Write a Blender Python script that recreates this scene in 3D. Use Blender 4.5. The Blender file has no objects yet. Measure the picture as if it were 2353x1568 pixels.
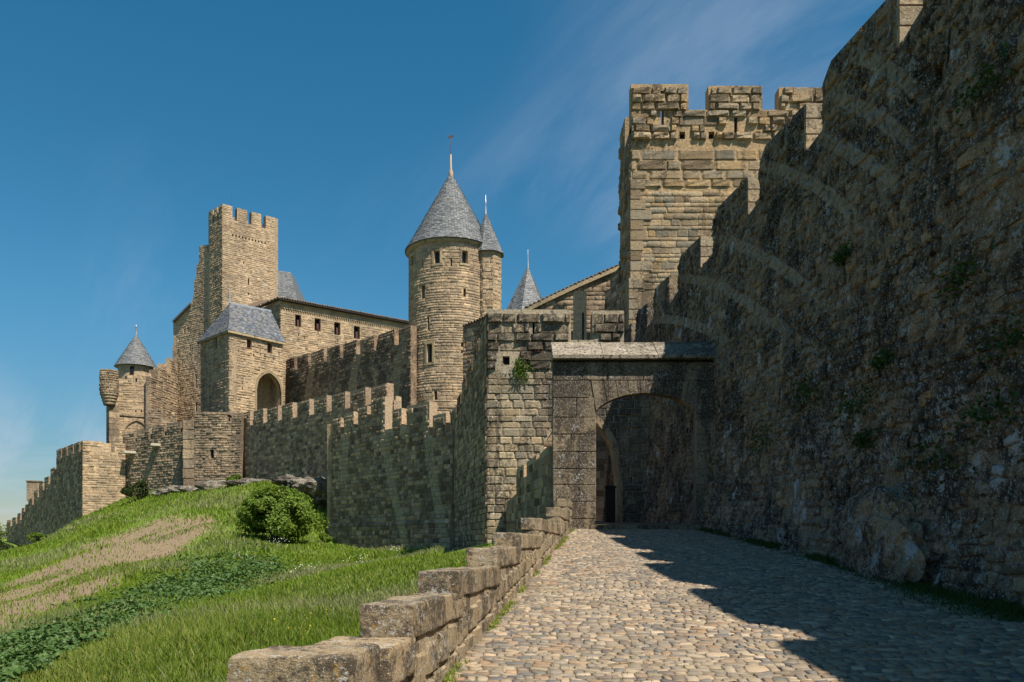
import bpy, bmesh, math, random
import numpy as np
from mathutils import Vector, Matrix
random.seed(7); RNG = np.random.default_rng(7)
SC = bpy.context.scene
COL = SC.collection
# ------------------------------------------------------------------ camera
F, CX, HY, K = 800.0, 512.0, 546.0, 1024 / 2353.0     # focal length in render pixels, principal column, horizon row
cam_d = bpy.data.cameras.new('camera'); cam = bpy.data.objects.new('camera', cam_d); COL.objects.link(cam)
cam.location = (0, 0, 0); cam.rotation_euler = (math.radians(90), 0, 0)
cam_d.sensor_width = 36; cam_d.lens = F / 1024 * 36; cam_d.shift_y = (HY - 341) / 1024
cam_d.clip_start = 0.1; cam_d.clip_end = 12000
SC.camera = cam
# ------------------------------------------------------------------ sun and sky
SUN = Vector((1.0, -1.0, 2.40)).normalized()          # towards the sun
sl = bpy.data.lights.new('sun', 'SUN'); so = bpy.data.objects.new('sun', sl); COL.objects.link(so)
so.location = (60, -60, 120)
sl.energy = 5.0; sl.angle = math.radians(0.5); sl.color = (1.0, 0.93, 0.82)
so.rotation_euler = (-SUN).to_track_quat('-Z', 'Y').to_euler()
W = bpy.data.worlds.new('World'); SC.world = W; W.use_nodes = True
wn, wl = W.node_tree.nodes, W.node_tree.links
bg = wn['Background']; bg.inputs['Strength'].default_value = 0.08
sky = wn.new('ShaderNodeTexSky'); sky.sky_type = 'NISHITA'; sky.sun_disc = False
sky.sun_elevation = math.asin(SUN.z); sky.sun_rotation = math.atan2(SUN.x, SUN.y)
sky.altitude = 300; sky.air_density = 1.0; sky.dust_density = 0.3; sky.ozone_density = 2.0
LOC = (7.7, 1.1, 0)
def world_clouds():
    tc = wn.new('ShaderNodeTexCoord')
    sep = wn.new('ShaderNodeSeparateXYZ'); wl.new(tc.outputs['Generated'], sep.inputs[0])
    zz = wn.new('ShaderNodeMath'); zz.operation = 'MAXIMUM'; wl.new(sep.outputs['Z'], zz.inputs[0]); zz.inputs[1].default_value = 0.0
    za = wn.new('ShaderNodeMath'); za.operation = 'ADD'; wl.new(zz.outputs[0], za.inputs[0]); za.inputs[1].default_value = 0.22
    dv = wn.new('ShaderNodeVectorMath'); dv.operation = 'DIVIDE'; wl.new(tc.outputs['Generated'], dv.inputs[0])
    cb = wn.new('ShaderNodeCombineXYZ')
    for i in range(3): wl.new(za.outputs[0], cb.inputs[i])
    wl.new(cb.outputs[0], dv.inputs[1])
    def noise(rot, scale, nscale, detail, dist=0.0):
        mp = wn.new('ShaderNodeMapping'); mp.vector_type = 'TEXTURE'; mp.inputs['Rotation'].default_value = (0, 0, rot); mp.inputs['Scale'].default_value = scale
        mp.inputs['Location'].default_value = LOC
        wl.new(dv.outputs[0], mp.inputs[0])
        n = wn.new('ShaderNodeTexNoise'); n.inputs['Scale'].default_value = nscale; n.inputs['Detail'].default_value = detail
        n.inputs['Roughness'].default_value = 0.62; n.inputs['Distortion'].default_value = dist
        wl.new(mp.outputs[0], n.inputs['Vector']); return n.outputs['Fac']
    def ramp(x, a, b, hi=1.0):
        m = wn.new('ShaderNodeMapRange'); m.interpolation_type = 'SMOOTHSTEP'
        m.inputs[1].default_value = a; m.inputs[2].default_value = b; m.inputs[4].default_value = hi
        wl.new(x, m.inputs[0]); return m.outputs[0]
    def mul(a, b):
        m = wn.new('ShaderNodeMath'); m.operation = 'MULTIPLY'; wl.new(a, m.inputs[0]); wl.new(b, m.inputs[1]); return m.outputs[0]
    streak = ramp(noise(-0.95, (1.9, 0.42, 1), 1.5, 7, 0.35), 0.40, 0.78)
    broad = ramp(noise(0.3, (1, 1, 1), 0.50, 2), 0.44, 0.68, 0.72)
    c = mul(streak, broad)
    # haze band of thin cloud low over the horizon, all the way round
    low = wn.new('ShaderNodeMapRange'); low.interpolation_type = 'SMOOTHSTEP'
    low.inputs[1].default_value = 0.0; low.inputs[2].default_value = 0.17; low.inputs[3].default_value = 1.0; low.inputs[4].default_value = 0.0
    wl.new(sep.outputs['Z'], low.inputs[0])
    c2 = mul(low.outputs[0], ramp(noise(0.2, (1.0, 0.35, 1), 2.2, 5, 0.2), 0.36, 0.78, 0.45))
    mx = wn.new('ShaderNodeMath'); mx.operation = 'MAXIMUM'; wl.new(c, mx.inputs[0]); wl.new(c2, mx.inputs[1])
    hs = wn.new('ShaderNodeHueSaturation'); hs.inputs['Hue'].default_value = 0.483; hs.inputs['Saturation'].default_value = 1.36; hs.inputs['Value'].default_value = 0.95
    hz = wn.new('ShaderNodeMapRange'); hz.interpolation_type = 'SMOOTHSTEP'; hz.inputs[1].default_value = 0.0; hz.inputs[2].default_value = 0.30; hz.inputs[3].default_value = 0.55; hz.inputs[4].default_value = 0.93
    wl.new(sep.outputs['Z'], hz.inputs[0]); wl.new(hz.outputs[0], hs.inputs['Value'])
    wl.new(sky.outputs[0], hs.inputs['Color'])
    mix = wn.new('ShaderNodeMixRGB'); mix.inputs['Color2'].default_value = (4.8, 5.4, 6.4, 1)
    wl.new(mx.outputs[0], mix.inputs['Fac']); wl.new(hs.outputs[0], mix.inputs['Color1'])
    wl.new(mix.outputs[0], bg.inputs['Color'])
world_clouds()
SC.view_settings.view_transform = 'Standard'; SC.view_settings.look = 'None'
SC.view_settings.gamma = 1.0; SC.view_settings.use_curve_mapping = False
SC.view_settings.exposure = 0.6

# ------------------------------------------------------------------ helpers
def wp(vx, vy, Y): return Vector(((vx * K - CX) / F * Y, Y, (HY - vy * K) / F * Y))
def wx(vx, Y): return (vx * K - CX) / F * Y
def wz(vy, Y): return (HY - vy * K) / F * Y
def proj(P): return ((P[0] / P[1] * F + CX) / K, (HY - P[2] / P[1] * F) / K)

def tag(o, label=None, cat=None, group=None, kind=None):
    if label: o['label'] = label
    if cat: o['category'] = cat
    if group: o['group'] = group
    if kind: o['kind'] = kind
    return o
def empty(name, loc, label, cat, group=None):
    o = bpy.data.objects.new(name, None); COL.objects.link(o); o.location = loc; o.empty_display_size = 0.3
    return tag(o, label, cat, group)
def mesh_obj(name, verts, faces, mat, parent=None, smooth=False, tints=None):
    me = bpy.data.meshes.new(name); me.from_pydata([tuple(v) for v in verts], [], faces)
    return link_mesh(name, me, mat, parent, smooth, tints)
def link_mesh(name, me, mat, parent=None, smooth=False, tints=None):
    if mat: me.materials.append(mat)
    if tints is not None:
        a = me.attributes.new('tint', 'FLOAT', 'FACE'); a.data.foreach_set('value', np.asarray(tints, dtype=np.float32))
    if smooth: me.polygons.foreach_set('use_smooth', [True] * len(me.polygons))
    me.update()
    o = bpy.data.objects.new(name, me); COL.objects.link(o)
    if parent: set_parent(o, parent)
    return o
def set_parent(o, p):
    o.parent = p                     # parts are modelled in world coordinates; roots are unrotated Empties
    o.matrix_parent_inverse = Matrix.Translation(-p.matrix_basis.translation)
def big_mesh(name, V, Fc, mat, parent=None, tints=None, smooth=False):
    """numpy arrays: V (n,3), Fc (m,3 or 4)"""
    me = bpy.data.meshes.new(name); V = np.asarray(V, dtype=np.float32); Fc = np.asarray(Fc, dtype=np.int32)
    m, k = Fc.shape
    me.vertices.add(len(V)); me.vertices.foreach_set('co', V.ravel())
    me.loops.add(m * k); me.loops.foreach_set('vertex_index', Fc.ravel())
    me.polygons.add(m); me.polygons.foreach_set('loop_start', np.arange(0, m * k, k, dtype=np.int32))
    me.update(calc_edges=True)
    return link_mesh(name, me, mat, parent, smooth, tints)

# ------------------------------------------------------------------ materials
class NB:
    def __init__(s, name):
        s.m = bpy.data.materials.new(name); s.m.use_nodes = True
        s.n, s.l = s.m.node_tree.nodes, s.m.node_tree.links
        s.b = s.n['Principled BSDF']
        s.geo = s.n.new('ShaderNodeNewGeometry'); s.pos = s.geo.outputs['Position']
    def val(s, x, sock):
        if hasattr(x, 'is_linked') or hasattr(x, 'links'): s.l.new(x, sock)
        else: sock.default_value = x
    def math(s, op, a, b=0.0, clamp=False):
        n = s.n.new('ShaderNodeMath'); n.operation = op; n.use_clamp = clamp
        s.val(a, n.inputs[0]); s.val(b, n.inputs[1]); return n.outputs[0]
    def mapping(s, scale=(1, 1, 1), rot=(0, 0, 0), src=None):
        n = s.n.new('ShaderNodeMapping'); n.inputs['Scale'].default_value = scale; n.inputs['Rotation'].default_value = rot
        s.l.new(src or s.pos, n.inputs[0]); return n.outputs[0]
    def noise(s, scale, detail=4, rough=0.55, vec=None, dist=0.0):
        n = s.n.new('ShaderNodeTexNoise'); n.inputs['Scale'].default_value = scale; n.inputs['Detail'].default_value = detail
        n.inputs['Roughness'].default_value = rough; n.inputs['Distortion'].default_value = dist
        s.l.new(vec or s.pos, n.inputs['Vector']); return n.outputs['Fac']
    def voro(s, scale, vec=None, feature='F1', out='Distance'):
        n = s.n.new('ShaderNodeTexVoronoi'); n.feature = feature; n.inputs['Scale'].default_value = scale
        s.l.new(vec or s.pos, n.inputs['Vector']); return n.outputs[out]
    def range(s, x, a, b, lo=0.0, hi=1.0):
        n = s.n.new('ShaderNodeMapRange'); n.interpolation_type = 'SMOOTHSTEP'
        n.inputs[1].default_value = a; n.inputs[2].default_value = b; n.inputs[3].default_value = lo; n.inputs[4].default_value = hi
        s.l.new(x, n.inputs[0]); return n.outputs[0]
    def mix(s, f, a, b, mode='MIX'):
        n = s.n.new('ShaderNodeMixRGB'); n.blend_type = mode
        s.val(f, n.inputs['Fac'])
        for x, k in ((a, 'Color1'), (b, 'Color2')):
            if isinstance(x, tuple): n.inputs[k].default_value = (*x[:3], 1)
            else: s.l.new(x, n.inputs[k])
        return n.outputs[0]
    def ramp(s, x, cols):
        n = s.n.new('ShaderNodeValToRGB'); e = n.color_ramp.elements
        while len(e) < len(cols): e.new(0.5)
        for i, c in enumerate(cols):
            e[i].position = i / (len(cols) - 1); e[i].color = (*c, 1)
        s.l.new(x, n.inputs[0]); return n.outputs[0]
    def tint(s):
        oi = s.n.new('ShaderNodeObjectInfo'); at = s.n.new('ShaderNodeAttribute'); at.attribute_name = 'tint'
        return s.math('FRACT', s.math('ADD', oi.outputs['Random'], at.outputs['Fac']))
    def dot(s, v):
        n = s.n.new('ShaderNodeVectorMath'); n.operation = 'DOT_PRODUCT'; s.l.new(s.pos, n.inputs[0]); n.inputs[1].default_value = v
        return n.outputs['Value']
    def bump(s, h, dist, strength=1.0, prev=None):
        n = s.n.new('ShaderNodeBump'); n.inputs['Distance'].default_value = dist; n.inputs['Strength'].default_value = strength
        s.l.new(h, n.inputs['Height'])
        if prev: s.l.new(prev, n.inputs['Normal'])
        return n.outputs[0]
    def done(s, col, rough=0.9, nrm=None, spec=0.2):
        if isinstance(col, tuple): s.b.inputs['Base Color'].default_value = (*col[:3], 1)
        else: s.l.new(col, s.b.inputs['Base Color'])
        s.val(rough, s.b.inputs['Roughness']); s.b.inputs['Specular IOR Level'].default_value = spec
        if nrm: s.l.new(nrm, s.b.inputs['Normal'])
        return s.m

from statistics import NormalDist
def cov(p): return 0.5 + 0.23 * NormalDist().inv_cdf(1 - min(max(p, 0.005), 0.995))     # noise level that leaves the share p above it
def stone_mat(name, cols, dark=0.4, dark_col=(0.045, 0.04, 0.035), white=0.1, orange=0.06, streak=True, scale=1.0, bands=None, band_col=(0.27, 0.24, 0.18), bump=0.02, moss=0.0, speck=0.0, speck_col=(0.50, 0.48, 0.44), patches=0.0, orange_col=(0.36, 0.19, 0.055), piece=1.0, soft=0.10, amt=0.88):
    """dark, white, orange, moss, speck, patches: share of the surface they cover"""
    b = NB(name)
    def ns(*a, **k):
        r = b.n.new('ShaderNodeMapRange'); r.inputs[1].default_value = 0.28; r.inputs[2].default_value = 0.72; b.l.new(b.noise(*a, **k), r.inputs[0]); return r.outputs[0]
    t = b.tint()
    n1 = ns(1.3 * scale, 5, 0.6); n2 = ns(8 * scale, 5, 0.7); n3 = ns(30 * scale, 4, 0.65)
    tt = b.math('ADD', b.math('MULTIPLY', t, 0.75 * piece), b.math('MULTIPLY', n1, 0.30 + 0.7 * (1 - piece)), True)
    c = b.ramp(tt, cols)
    k = 0.34 * piece
    c = b.mix(1.0, c, b.ramp(b.math('FRACT', b.math('MULTIPLY', t, 7.31)), [(1 - k,) * 3, (1, 1, 1), (1 + k * 0.6, 1 + k * 0.5, 1 + k * 0.3)]), 'MULTIPLY')
    c = b.mix(0.9, c, b.ramp(n2, [(0.62, 0.61, 0.60), (1.0, 1.0, 1.0), (1.28, 1.26, 1.20)]), 'MULTIPLY')
    c = b.mix(0.6, c, b.ramp(n3, [(0.55, 0.54, 0.53), (1.0, 1.0, 1.0), (1.35, 1.33, 1.28)]), 'MULTIPLY')
    dm = None
    if dark > 0:
        d = ns(0.7 * scale, 6, 0.66, b.mapping((1.3, 1.3, 0.32)) if streak else None, 0.5)
        d2 = ns(6.5 * scale, 5, 0.72)
        dd = b.math('ADD', b.math('MULTIPLY', d, 0.6), b.math('MULTIPLY', d2, 0.4)); th = 0.5 + (cov(dark) - 0.5) * 0.72
        dm = b.range(dd, th - soft, th + soft, 0.0, amt)
    if bands:
        bm = None
        for (uvec, vvec, co, w, v0, v1, amt) in bands:
            u, v = b.dot(uvec), b.dot(vvec)
            poly = b.math('ADD', b.math('MULTIPLY', b.math('ADD', b.math('MULTIPLY', v, co[2]), co[1]), v), co[0])
            q = b.math('ABSOLUTE', b.math('SUBTRACT', u, poly))
            q = b.math('ADD', q, b.math('MULTIPLY', b.math('SUBTRACT', n2, 0.5), w * 0.18))
            f = b.range(q, w * 0.85, w * 1.15, amt, 0.0); e = (v1 - v0) * 0.2
            f = b.math('MULTIPLY', f, b.range(v, v0 - e, v0 + e)); f = b.math('MULTIPLY', f, b.range(v, v1 - e, v1 + e, 1.0, 0.0))
            bm = f if bm is None else b.math('MAXIMUM', bm, f)
        if dm is not None: dm = b.math('MULTIPLY', dm, b.math('SUBTRACT', 1.0, b.math('MULTIPLY', bm, 0.85)))
    if dm is not None: c = b.mix(dm, c, dark_col)
    if bands: c = b.mix(b.math('MULTIPLY', bm, b.math('ADD', 0.62, b.math('MULTIPLY', n2, 0.30))), c, band_col)
    if orange > 0:
        o = ns(3.3 * scale, 5, 0.72, None, 0.6); th = cov(orange)
        c = b.mix(b.range(o, th - 0.04, th + 0.12, 0, 0.75), c, orange_col)
    if white > 0:
        ww = b.math('ADD', b.math('MULTIPLY', ns(2.2 * scale, 5, 0.7, None, 0.5), 0.5), b.math('MULTIPLY', ns(14 * scale, 4, 0.7), 0.5)); th = 0.5 + (cov(white) - 0.5) * 0.71
        c = b.mix(b.range(ww, th - 0.02, th + 0.06, 0, 0.8), c, (0.48, 0.47, 0.43))
    if speck > 0:      # small pale lichen specks
        vz = b.math('ADD', b.voro(17 * scale), b.math('MULTIPLY', b.math('SUBTRACT', n2, 0.5), -0.25)); r = 0.55 * math.sqrt(speck)
        c = b.mix(b.range(vz, r - 0.04, r + 0.04, 0.85, 0.0), c, speck_col)
    if patches > 0:    # big blotches of white crustose lichen
        pv = b.mapping((1, 0.9, 0.6)); p = b.voro(1.7, pv); pn = ns(9.0, 8, 0.8)
        pr = ns(0.30, 2, 0.5)
        q = b.math('ADD', p, b.math('MULTIPLY', b.math('SUBTRACT', pn, 0.5), 0.60)); q = b.math('ADD', q, b.range(pr, 0.35, 0.75, 0.20, 0.0)); r = 0.55 * math.sqrt(patches)
        c = b.mix(b.range(q, r - 0.03, r + 0.03, 0.9, 0.0), c, (0.60, 0.61, 0.60))
    if moss > 0:
        g = ns(1.5, 5, 0.72); th = cov(moss); c = b.mix(b.range(g, th - 0.03, th + 0.12, 0, 0.85), c, (0.03, 0.042, 0.012))
    nr = b.bump(n2, bump * 1.5, 0.8); nr = b.bump(n3, bump * 0.8, 0.8, nr)
    return b.done(c, 0.92, nr, 0.12)

def plain_mat(name, col, rough=0.7, metallic=0.0, var=0.3, scale=6.0, bump=0.0):
    b = NB(name); n = b.noise(scale, 5, 0.6)
    c = b.mix(1.0, col, b.ramp(n, [(1 - var,) * 3, (1 + var,) * 3]), 'MULTIPLY')
    c2 = c
    b.b.inputs['Metallic'].default_value = metallic
    return b.done(c2, rough, b.bump(n, bump) if bump else None, 0.3)
def leaf_mat(name, cols, trans=0.35):
    b = NB(name); t = b.tint(); c = b.ramp(t, cols)
    n = b.noise(0.8, 3); c = b.mix(0.6, c, b.ramp(n, [(0.6, 0.65, 0.6), (1.25, 1.2, 1.1)]), 'MULTIPLY')
    tr = b.n.new('ShaderNodeBsdfTranslucent'); b.l.new(c, tr.inputs['Color'])
    b.done(c, 0.55, None, 0.3)
    ms = b.n.new('ShaderNodeMixShader'); ms.inputs[0].default_value = trans
    b.l.new(b.b.outputs[0], ms.inputs[1]); b.l.new(tr.outputs[0], ms.inputs[2])
    b.l.new(ms.outputs[0], b.n['Material Output'].inputs['Surface'])
    return b.m

# big wall plan: outer face x at its foot and at the merlons
def XB(y): return 6.75 - 0.022 * y
def XM(y): return XB(y) + 0.5
def wall_band(pts):
    ys, zs = [], []
    for vx, vy in pts:
        u = vx * K - CX; y = 7.0 / (u / F + 0.022); ys.append(y); zs.append((HY - vy * K) / F * y)
    c = np.polyfit(ys, zs, 2 if len(pts) > 2 else 1)
    if len(c) == 2: c = np.array([0, c[0], c[1]])
    return ((0, 0, 1), (0, 1, 0), (float(c[2]), float(c[1]), float(c[0])), 0.17, min(ys) - 0.3, max(ys) + 0.3, 0.9)
BIG_BANDS = [wall_band(p) for p in (
    [(1939, 127), (2000, 152), (2062, 190)], [(1905, 225), (1980, 262), (2050, 305)],
    [(1745, 383), (1820, 410), (1890, 450), (1960, 500)], [(1880, 325), (1960, 365), (2040, 415)],
    [(1640, 552), (1720, 580), (1800, 625), (1860, 672)], [(1560, 640), (1640, 660), (1720, 700), (1780, 745)],
    [(1500, 735), (1580, 745), (1650, 775)])]
def vert_bands(P0, P1, lines, w):
    """bands running up a wall standing between P0 and P1, given by points seen on it"""
    t = (Vector(P1) - Vector(P0)).normalized(); nrm = Vector((t.y, -t.x)); d0 = nrm.dot(Vector(P0)); out = []
    for pts in lines:
        us, vs = [], []
        for vx, vy in pts:
            k = (vx * K - CX) / F; Y = d0 / (nrm.x * k + nrm.y); us.append(t.x * k * Y + t.y * Y); vs.append((HY - vy * K) / F * Y)
        c = np.polyfit(vs, us, min(2, len(pts) - 1))
        c = np.concatenate([np.zeros(3 - len(c)), c])
        out.append(((t.x, t.y, 0), (0, 0, 1), (float(c[2]), float(c[1]), float(c[0])), w, min(vs) - 0.5, max(vs) + 0.8, 0.9))
    return out
C1_R, C1_L = (-3.6, 50.0), (-13.9, 62.0)
C1_BANDS = vert_bands(C1_L, C1_R, [[(805, 930), (796, 1011), (790, 1100)], [(884, 930), (891, 1011), (901, 1132), (930, 1215), (945, 1260)],
    [(981, 940), (986, 1011), (999, 1132), (1022, 1205), (1040, 1270)]], 0.48)
IW_R, IW_L = (-9.3, 73.5), (-26.6, 93.0)
IW_BANDS = vert_bands(IW_L, IW_R, [[(720, 830), (709, 900), (700, 960)], [(828, 790), (812, 876), (805, 940)], [(925, 800), (906, 909), (900, 980)]], 0.75)

M = {}
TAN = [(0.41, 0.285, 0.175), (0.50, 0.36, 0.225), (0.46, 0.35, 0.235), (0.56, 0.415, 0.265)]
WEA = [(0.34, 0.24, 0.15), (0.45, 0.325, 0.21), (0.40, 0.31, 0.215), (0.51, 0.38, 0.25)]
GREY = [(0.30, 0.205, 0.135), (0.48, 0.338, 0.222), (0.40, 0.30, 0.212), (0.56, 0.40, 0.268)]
M['castle'] = stone_mat('castle_stone', TAN, dark=0.34, dark_col=(0.20, 0.155, 0.11), white=0.05, orange=0.04, bump=0.035, piece=0.95, soft=0.22, amt=0.62, scale=0.45)
M['castle_weathered'] = stone_mat('weathered_castle_stone', WEA, dark=0.42, dark_col=(0.12, 0.095, 0.07), white=0.05, orange=0.07, bump=0.035, piece=1.0, soft=0.2, amt=0.75, scale=0.6)
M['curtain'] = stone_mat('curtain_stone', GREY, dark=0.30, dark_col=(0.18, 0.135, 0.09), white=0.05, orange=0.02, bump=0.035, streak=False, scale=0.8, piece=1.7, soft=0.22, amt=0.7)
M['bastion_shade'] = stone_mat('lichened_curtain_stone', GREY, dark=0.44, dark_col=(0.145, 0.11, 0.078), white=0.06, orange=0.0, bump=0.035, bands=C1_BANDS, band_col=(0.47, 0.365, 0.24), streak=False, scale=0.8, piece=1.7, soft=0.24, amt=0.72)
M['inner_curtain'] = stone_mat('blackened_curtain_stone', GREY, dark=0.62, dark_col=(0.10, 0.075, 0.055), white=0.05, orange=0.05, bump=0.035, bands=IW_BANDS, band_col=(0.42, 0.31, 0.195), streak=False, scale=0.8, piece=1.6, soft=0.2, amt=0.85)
M['bastion'] = stone_mat('bastion_stone', [(0.31, 0.235, 0.145), (0.42, 0.33, 0.21), (0.37, 0.315, 0.23), (0.48, 0.39, 0.26)], dark=0.32, dark_col=(0.09, 0.072, 0.052), white=0.10, orange=0.05, bump=0.015, speck=0.03, scale=1.3)
M['bastion_top'] = stone_mat('blackened_bastion_stone', [(0.26, 0.20, 0.13), (0.34, 0.27, 0.18), (0.30, 0.25, 0.18)], dark=0.70, dark_col=(0.065, 0.052, 0.04), white=0.10, orange=0.04, bump=0.015, speck=0.06, scale=1.3)
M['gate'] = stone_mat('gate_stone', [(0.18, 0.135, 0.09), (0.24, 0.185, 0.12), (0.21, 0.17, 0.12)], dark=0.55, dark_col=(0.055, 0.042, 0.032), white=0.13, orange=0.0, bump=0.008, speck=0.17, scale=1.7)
M['gate_lit'] = stone_mat('sunlit_gate_stone', [(0.26, 0.20, 0.13), (0.30, 0.23, 0.15)], dark=0.3, white=0.06, orange=0.05, bump=0.008, speck=0.05, scale=1.6)  # paler copy of the gate stone, sunlight painted into its colour
M['coping'] = stone_mat('coping_stone', [(0.22, 0.19, 0.145), (0.29, 0.25, 0.195)], dark=0.34, dark_col=(0.10, 0.085, 0.065), white=0.06, orange=0.0, bump=0.01, scale=0.55, streak=False, speck=0.36, speck_col=(0.055, 0.045, 0.036))
M['big'] = stone_mat('lichened_rubble', [(0.22, 0.165, 0.115), (0.38, 0.275, 0.17), (0.29, 0.235, 0.175), (0.49, 0.33, 0.18), (0.33, 0.28, 0.22)], dark=0.46, dark_col=(0.066, 0.056, 0.047), white=0.22, orange=0.08, bump=0.06, bands=BIG_BANDS, band_col=(0.46, 0.39, 0.30), speck=0.22, patches=0.17, piece=1.1, moss=0.06, streak=False)
M['big_end'] = stone_mat('sunlit_speckled_merlon_stone', [(0.36, 0.27, 0.17), (0.44, 0.34, 0.22)], dark=0.40, dark_col=(0.10, 0.08, 0.06), white=0.10, orange=0.05, bump=0.01, speck=0.12, scale=1.4)  # speckled stone, lightened in colour to look sunlit
M['square'] = stone_mat('golden_tower_stone', [(0.29, 0.21, 0.13), (0.38, 0.285, 0.18), (0.32, 0.275, 0.205), (0.43, 0.295, 0.155), (0.40, 0.325, 0.23)], dark=0.26, dark_col=(0.14, 0.105, 0.07), white=0.04, orange=0.10, bump=0.03, piece=1.2, orange_col=(0.44, 0.24, 0.08))
M['parapet'] = stone_mat('parapet_stone', [(0.27, 0.205, 0.125), (0.35, 0.27, 0.17), (0.31, 0.26, 0.185)], dark=0.40, dark_col=(0.075, 0.06, 0.045), white=0.18, orange=0.14, bump=0.008, scale=3.0, streak=False, speck=0.11, orange_col=(0.42, 0.22, 0.04), piece=0.6)
M['rock'] = stone_mat('limestone_rock', [(0.24, 0.21, 0.165), (0.36, 0.32, 0.26)], dark=0.5, dark_col=(0.07, 0.06, 0.05), white=0.15, orange=0.03, bump=0.06, streak=False)
M['dark_rock'] = stone_mat('dark_rock', [(0.13, 0.11, 0.085), (0.21, 0.175, 0.13)], dark=0.5, dark_col=(0.04, 0.036, 0.03), white=0.12, orange=0.03, bump=0.05, patches=0.12, moss=0.12, streak=False)
def cobble_mat():
    b = NB('cobble_stone'); t = b.tint()
    c = b.ramp(t, [(0.30, 0.225, 0.145), (0.20, 0.165, 0.12), (0.36, 0.275, 0.18), (0.11, 0.105, 0.10), (0.29, 0.185, 0.105), (0.41, 0.325, 0.225), (0.25, 0.20, 0.145), (0.145, 0.135, 0.12)])
    c = b.mix(1.0, c, b.ramp(b.math('FRACT', b.math('MULTIPLY', t, 13.7)), [(0.75,) * 3, (1.15,) * 3]), 'MULTIPLY')
    n = b.noise(40, 4, 0.6); c = b.mix(0.7, c, b.ramp(n, [(0.6,) * 3, (1.25,) * 3]), 'MULTIPLY')
    d = b.noise(0.9, 4, 0.6); c = b.mix(b.range(d, 0.5, 0.7, 0, 0.35), c, (0.30, 0.24, 0.165))
    return b.done(c, 0.62, b.bump(n, 0.006, 0.8), 0.35)
M['cobble'] = cobble_mat()
def joint_mat():
    b = NB('cobble_joint_earth'); n = b.noise(3, 5); n2 = b.noise(50, 3)
    c = b.ramp(n2, [(0.10, 0.08, 0.055), (0.20, 0.16, 0.11)])
    c = b.mix(b.range(n, 0.60, 0.72, 0, 0.8), c, (0.07, 0.09, 0.025))
    return b.done(c, 0.95, b.bump(n2, 0.01), 0.1)
M['joint'] = joint_mat()
def slate_mat(name, cols):
    b = NB(name); t = b.tint(); c = b.ramp(t, cols); n = b.noise(4, 5, 0.65)
    c = b.mix(0.7, c, b.ramp(n, [(0.6, 0.62, 0.65), (1.25, 1.25, 1.2)]), 'MULTIPLY')
    o = b.noise(1.3, 4, 0.7); c = b.mix(b.range(o, 0.60, 0.75, 0, 0.4), c, (0.30, 0.25, 0.17))
    return b.done(c, 0.6, b.bump(n, 0.02), 0.25)
M['slate'] = slate_mat('grey_slate', [(0.09, 0.096, 0.105), (0.15, 0.156, 0.162), (0.22, 0.22, 0.215), (0.115, 0.12, 0.126)])
M['slate_brown'] = slate_mat('mottled_slate', [(0.06, 0.07, 0.09), (0.12, 0.135, 0.16), (0.20, 0.18, 0.155), (0.085, 0.095, 0.115), (0.23, 0.235, 0.24)])
M['tile'] = slate_mat('clay_tile', [(0.30, 0.20, 0.13), (0.38, 0.26, 0.17), (0.26, 0.20, 0.15), (0.40, 0.31, 0.22)])
M['lead'] = plain_mat('lead', (0.42, 0.44, 0.46), 0.45, 0.6)
M['iron'] = plain_mat('rusty_iron', (0.10, 0.06, 0.045), 0.7, 0.3)
M['lime'] = plain_mat('lime_mortar', (0.48, 0.33, 0.22), 0.9)
M['plaster'] = stone_mat('smooth_dressed_stone', [(0.36, 0.285, 0.18), (0.42, 0.33, 0.21)], dark=0.15, white=0.0, orange=0.05, bump=0.008)
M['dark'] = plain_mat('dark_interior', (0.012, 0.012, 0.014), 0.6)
M['glass'] = plain_mat('window_glass', (0.02, 0.035, 0.04), 0.08, 0.0)
M['wood'] = plain_mat('red_shutter_wood', (0.09, 0.045, 0.035), 0.7, 0, 0.35, 14)
M['timber'] = plain_mat('dark_timber', (0.02, 0.016, 0.013), 0.8, 0, 0.4, 9)
def terrain_mat():
    b = NB('hillside_turf'); at = b.n.new('ShaderNodeAttribute'); at.attribute_name = 'soil'
    n = b.noise(0.5, 5, 0.65); n2 = b.noise(5, 5, 0.7); n3 = b.noise(30, 3)
    g = b.ramp(b.math('ADD', b.math('MULTIPLY', n, 0.6), b.math('MULTIPLY', n2, 0.4)), [(0.05, 0.095, 0.012), (0.10, 0.165, 0.018), (0.15, 0.20, 0.035), (0.20, 0.205, 0.065)])
    s = b.ramp(n3, [(0.19, 0.138, 0.085), (0.31, 0.235, 0.155)])
    q = b.math('ADD', b.math('MULTIPLY', at.outputs['Fac'], 0.80), b.math('MULTIPLY', b.math('SUBTRACT', n2, 0.5), 1.5)); q = b.math('ADD', q, b.math('MULTIPLY', b.math('SUBTRACT', n, 0.5), 1.5))
    s = b.mix(0.8, s, b.ramp(b.math('ADD', b.math('MULTIPLY', b.math('SUBTRACT', n2, 0.5), 2.2), 0.5), [(0.55, 0.52, 0.50), (1.3, 1.27, 1.25)]), 'MULTIPLY')
    c = b.mix(b.range(q, 0.35, 0.68), g, s)
    return b.done(c, 0.95, b.bump(n3, 0.05, 0.6, b.bump(n2, 0.12, 0.6)), 0.1)
M['terrain'] = terrain_mat()
M['far_ground'] = plain_mat('far_fields', (0.07, 0.085, 0.04), 0.95, 0, 0.4, 0.02)
M['grass'] = leaf_mat('grass_blade', [(0.11, 0.185, 0.014), (0.18, 0.26, 0.018), (0.235, 0.285, 0.03), (0.31, 0.30, 0.085), (0.14, 0.22, 0.018)], 0.3)
M['grass_pale'] = leaf_mat('seeding_grass', [(0.20, 0.24, 0.075), (0.27, 0.265, 0.12), (0.16, 0.22, 0.05)], 0.3)
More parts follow.
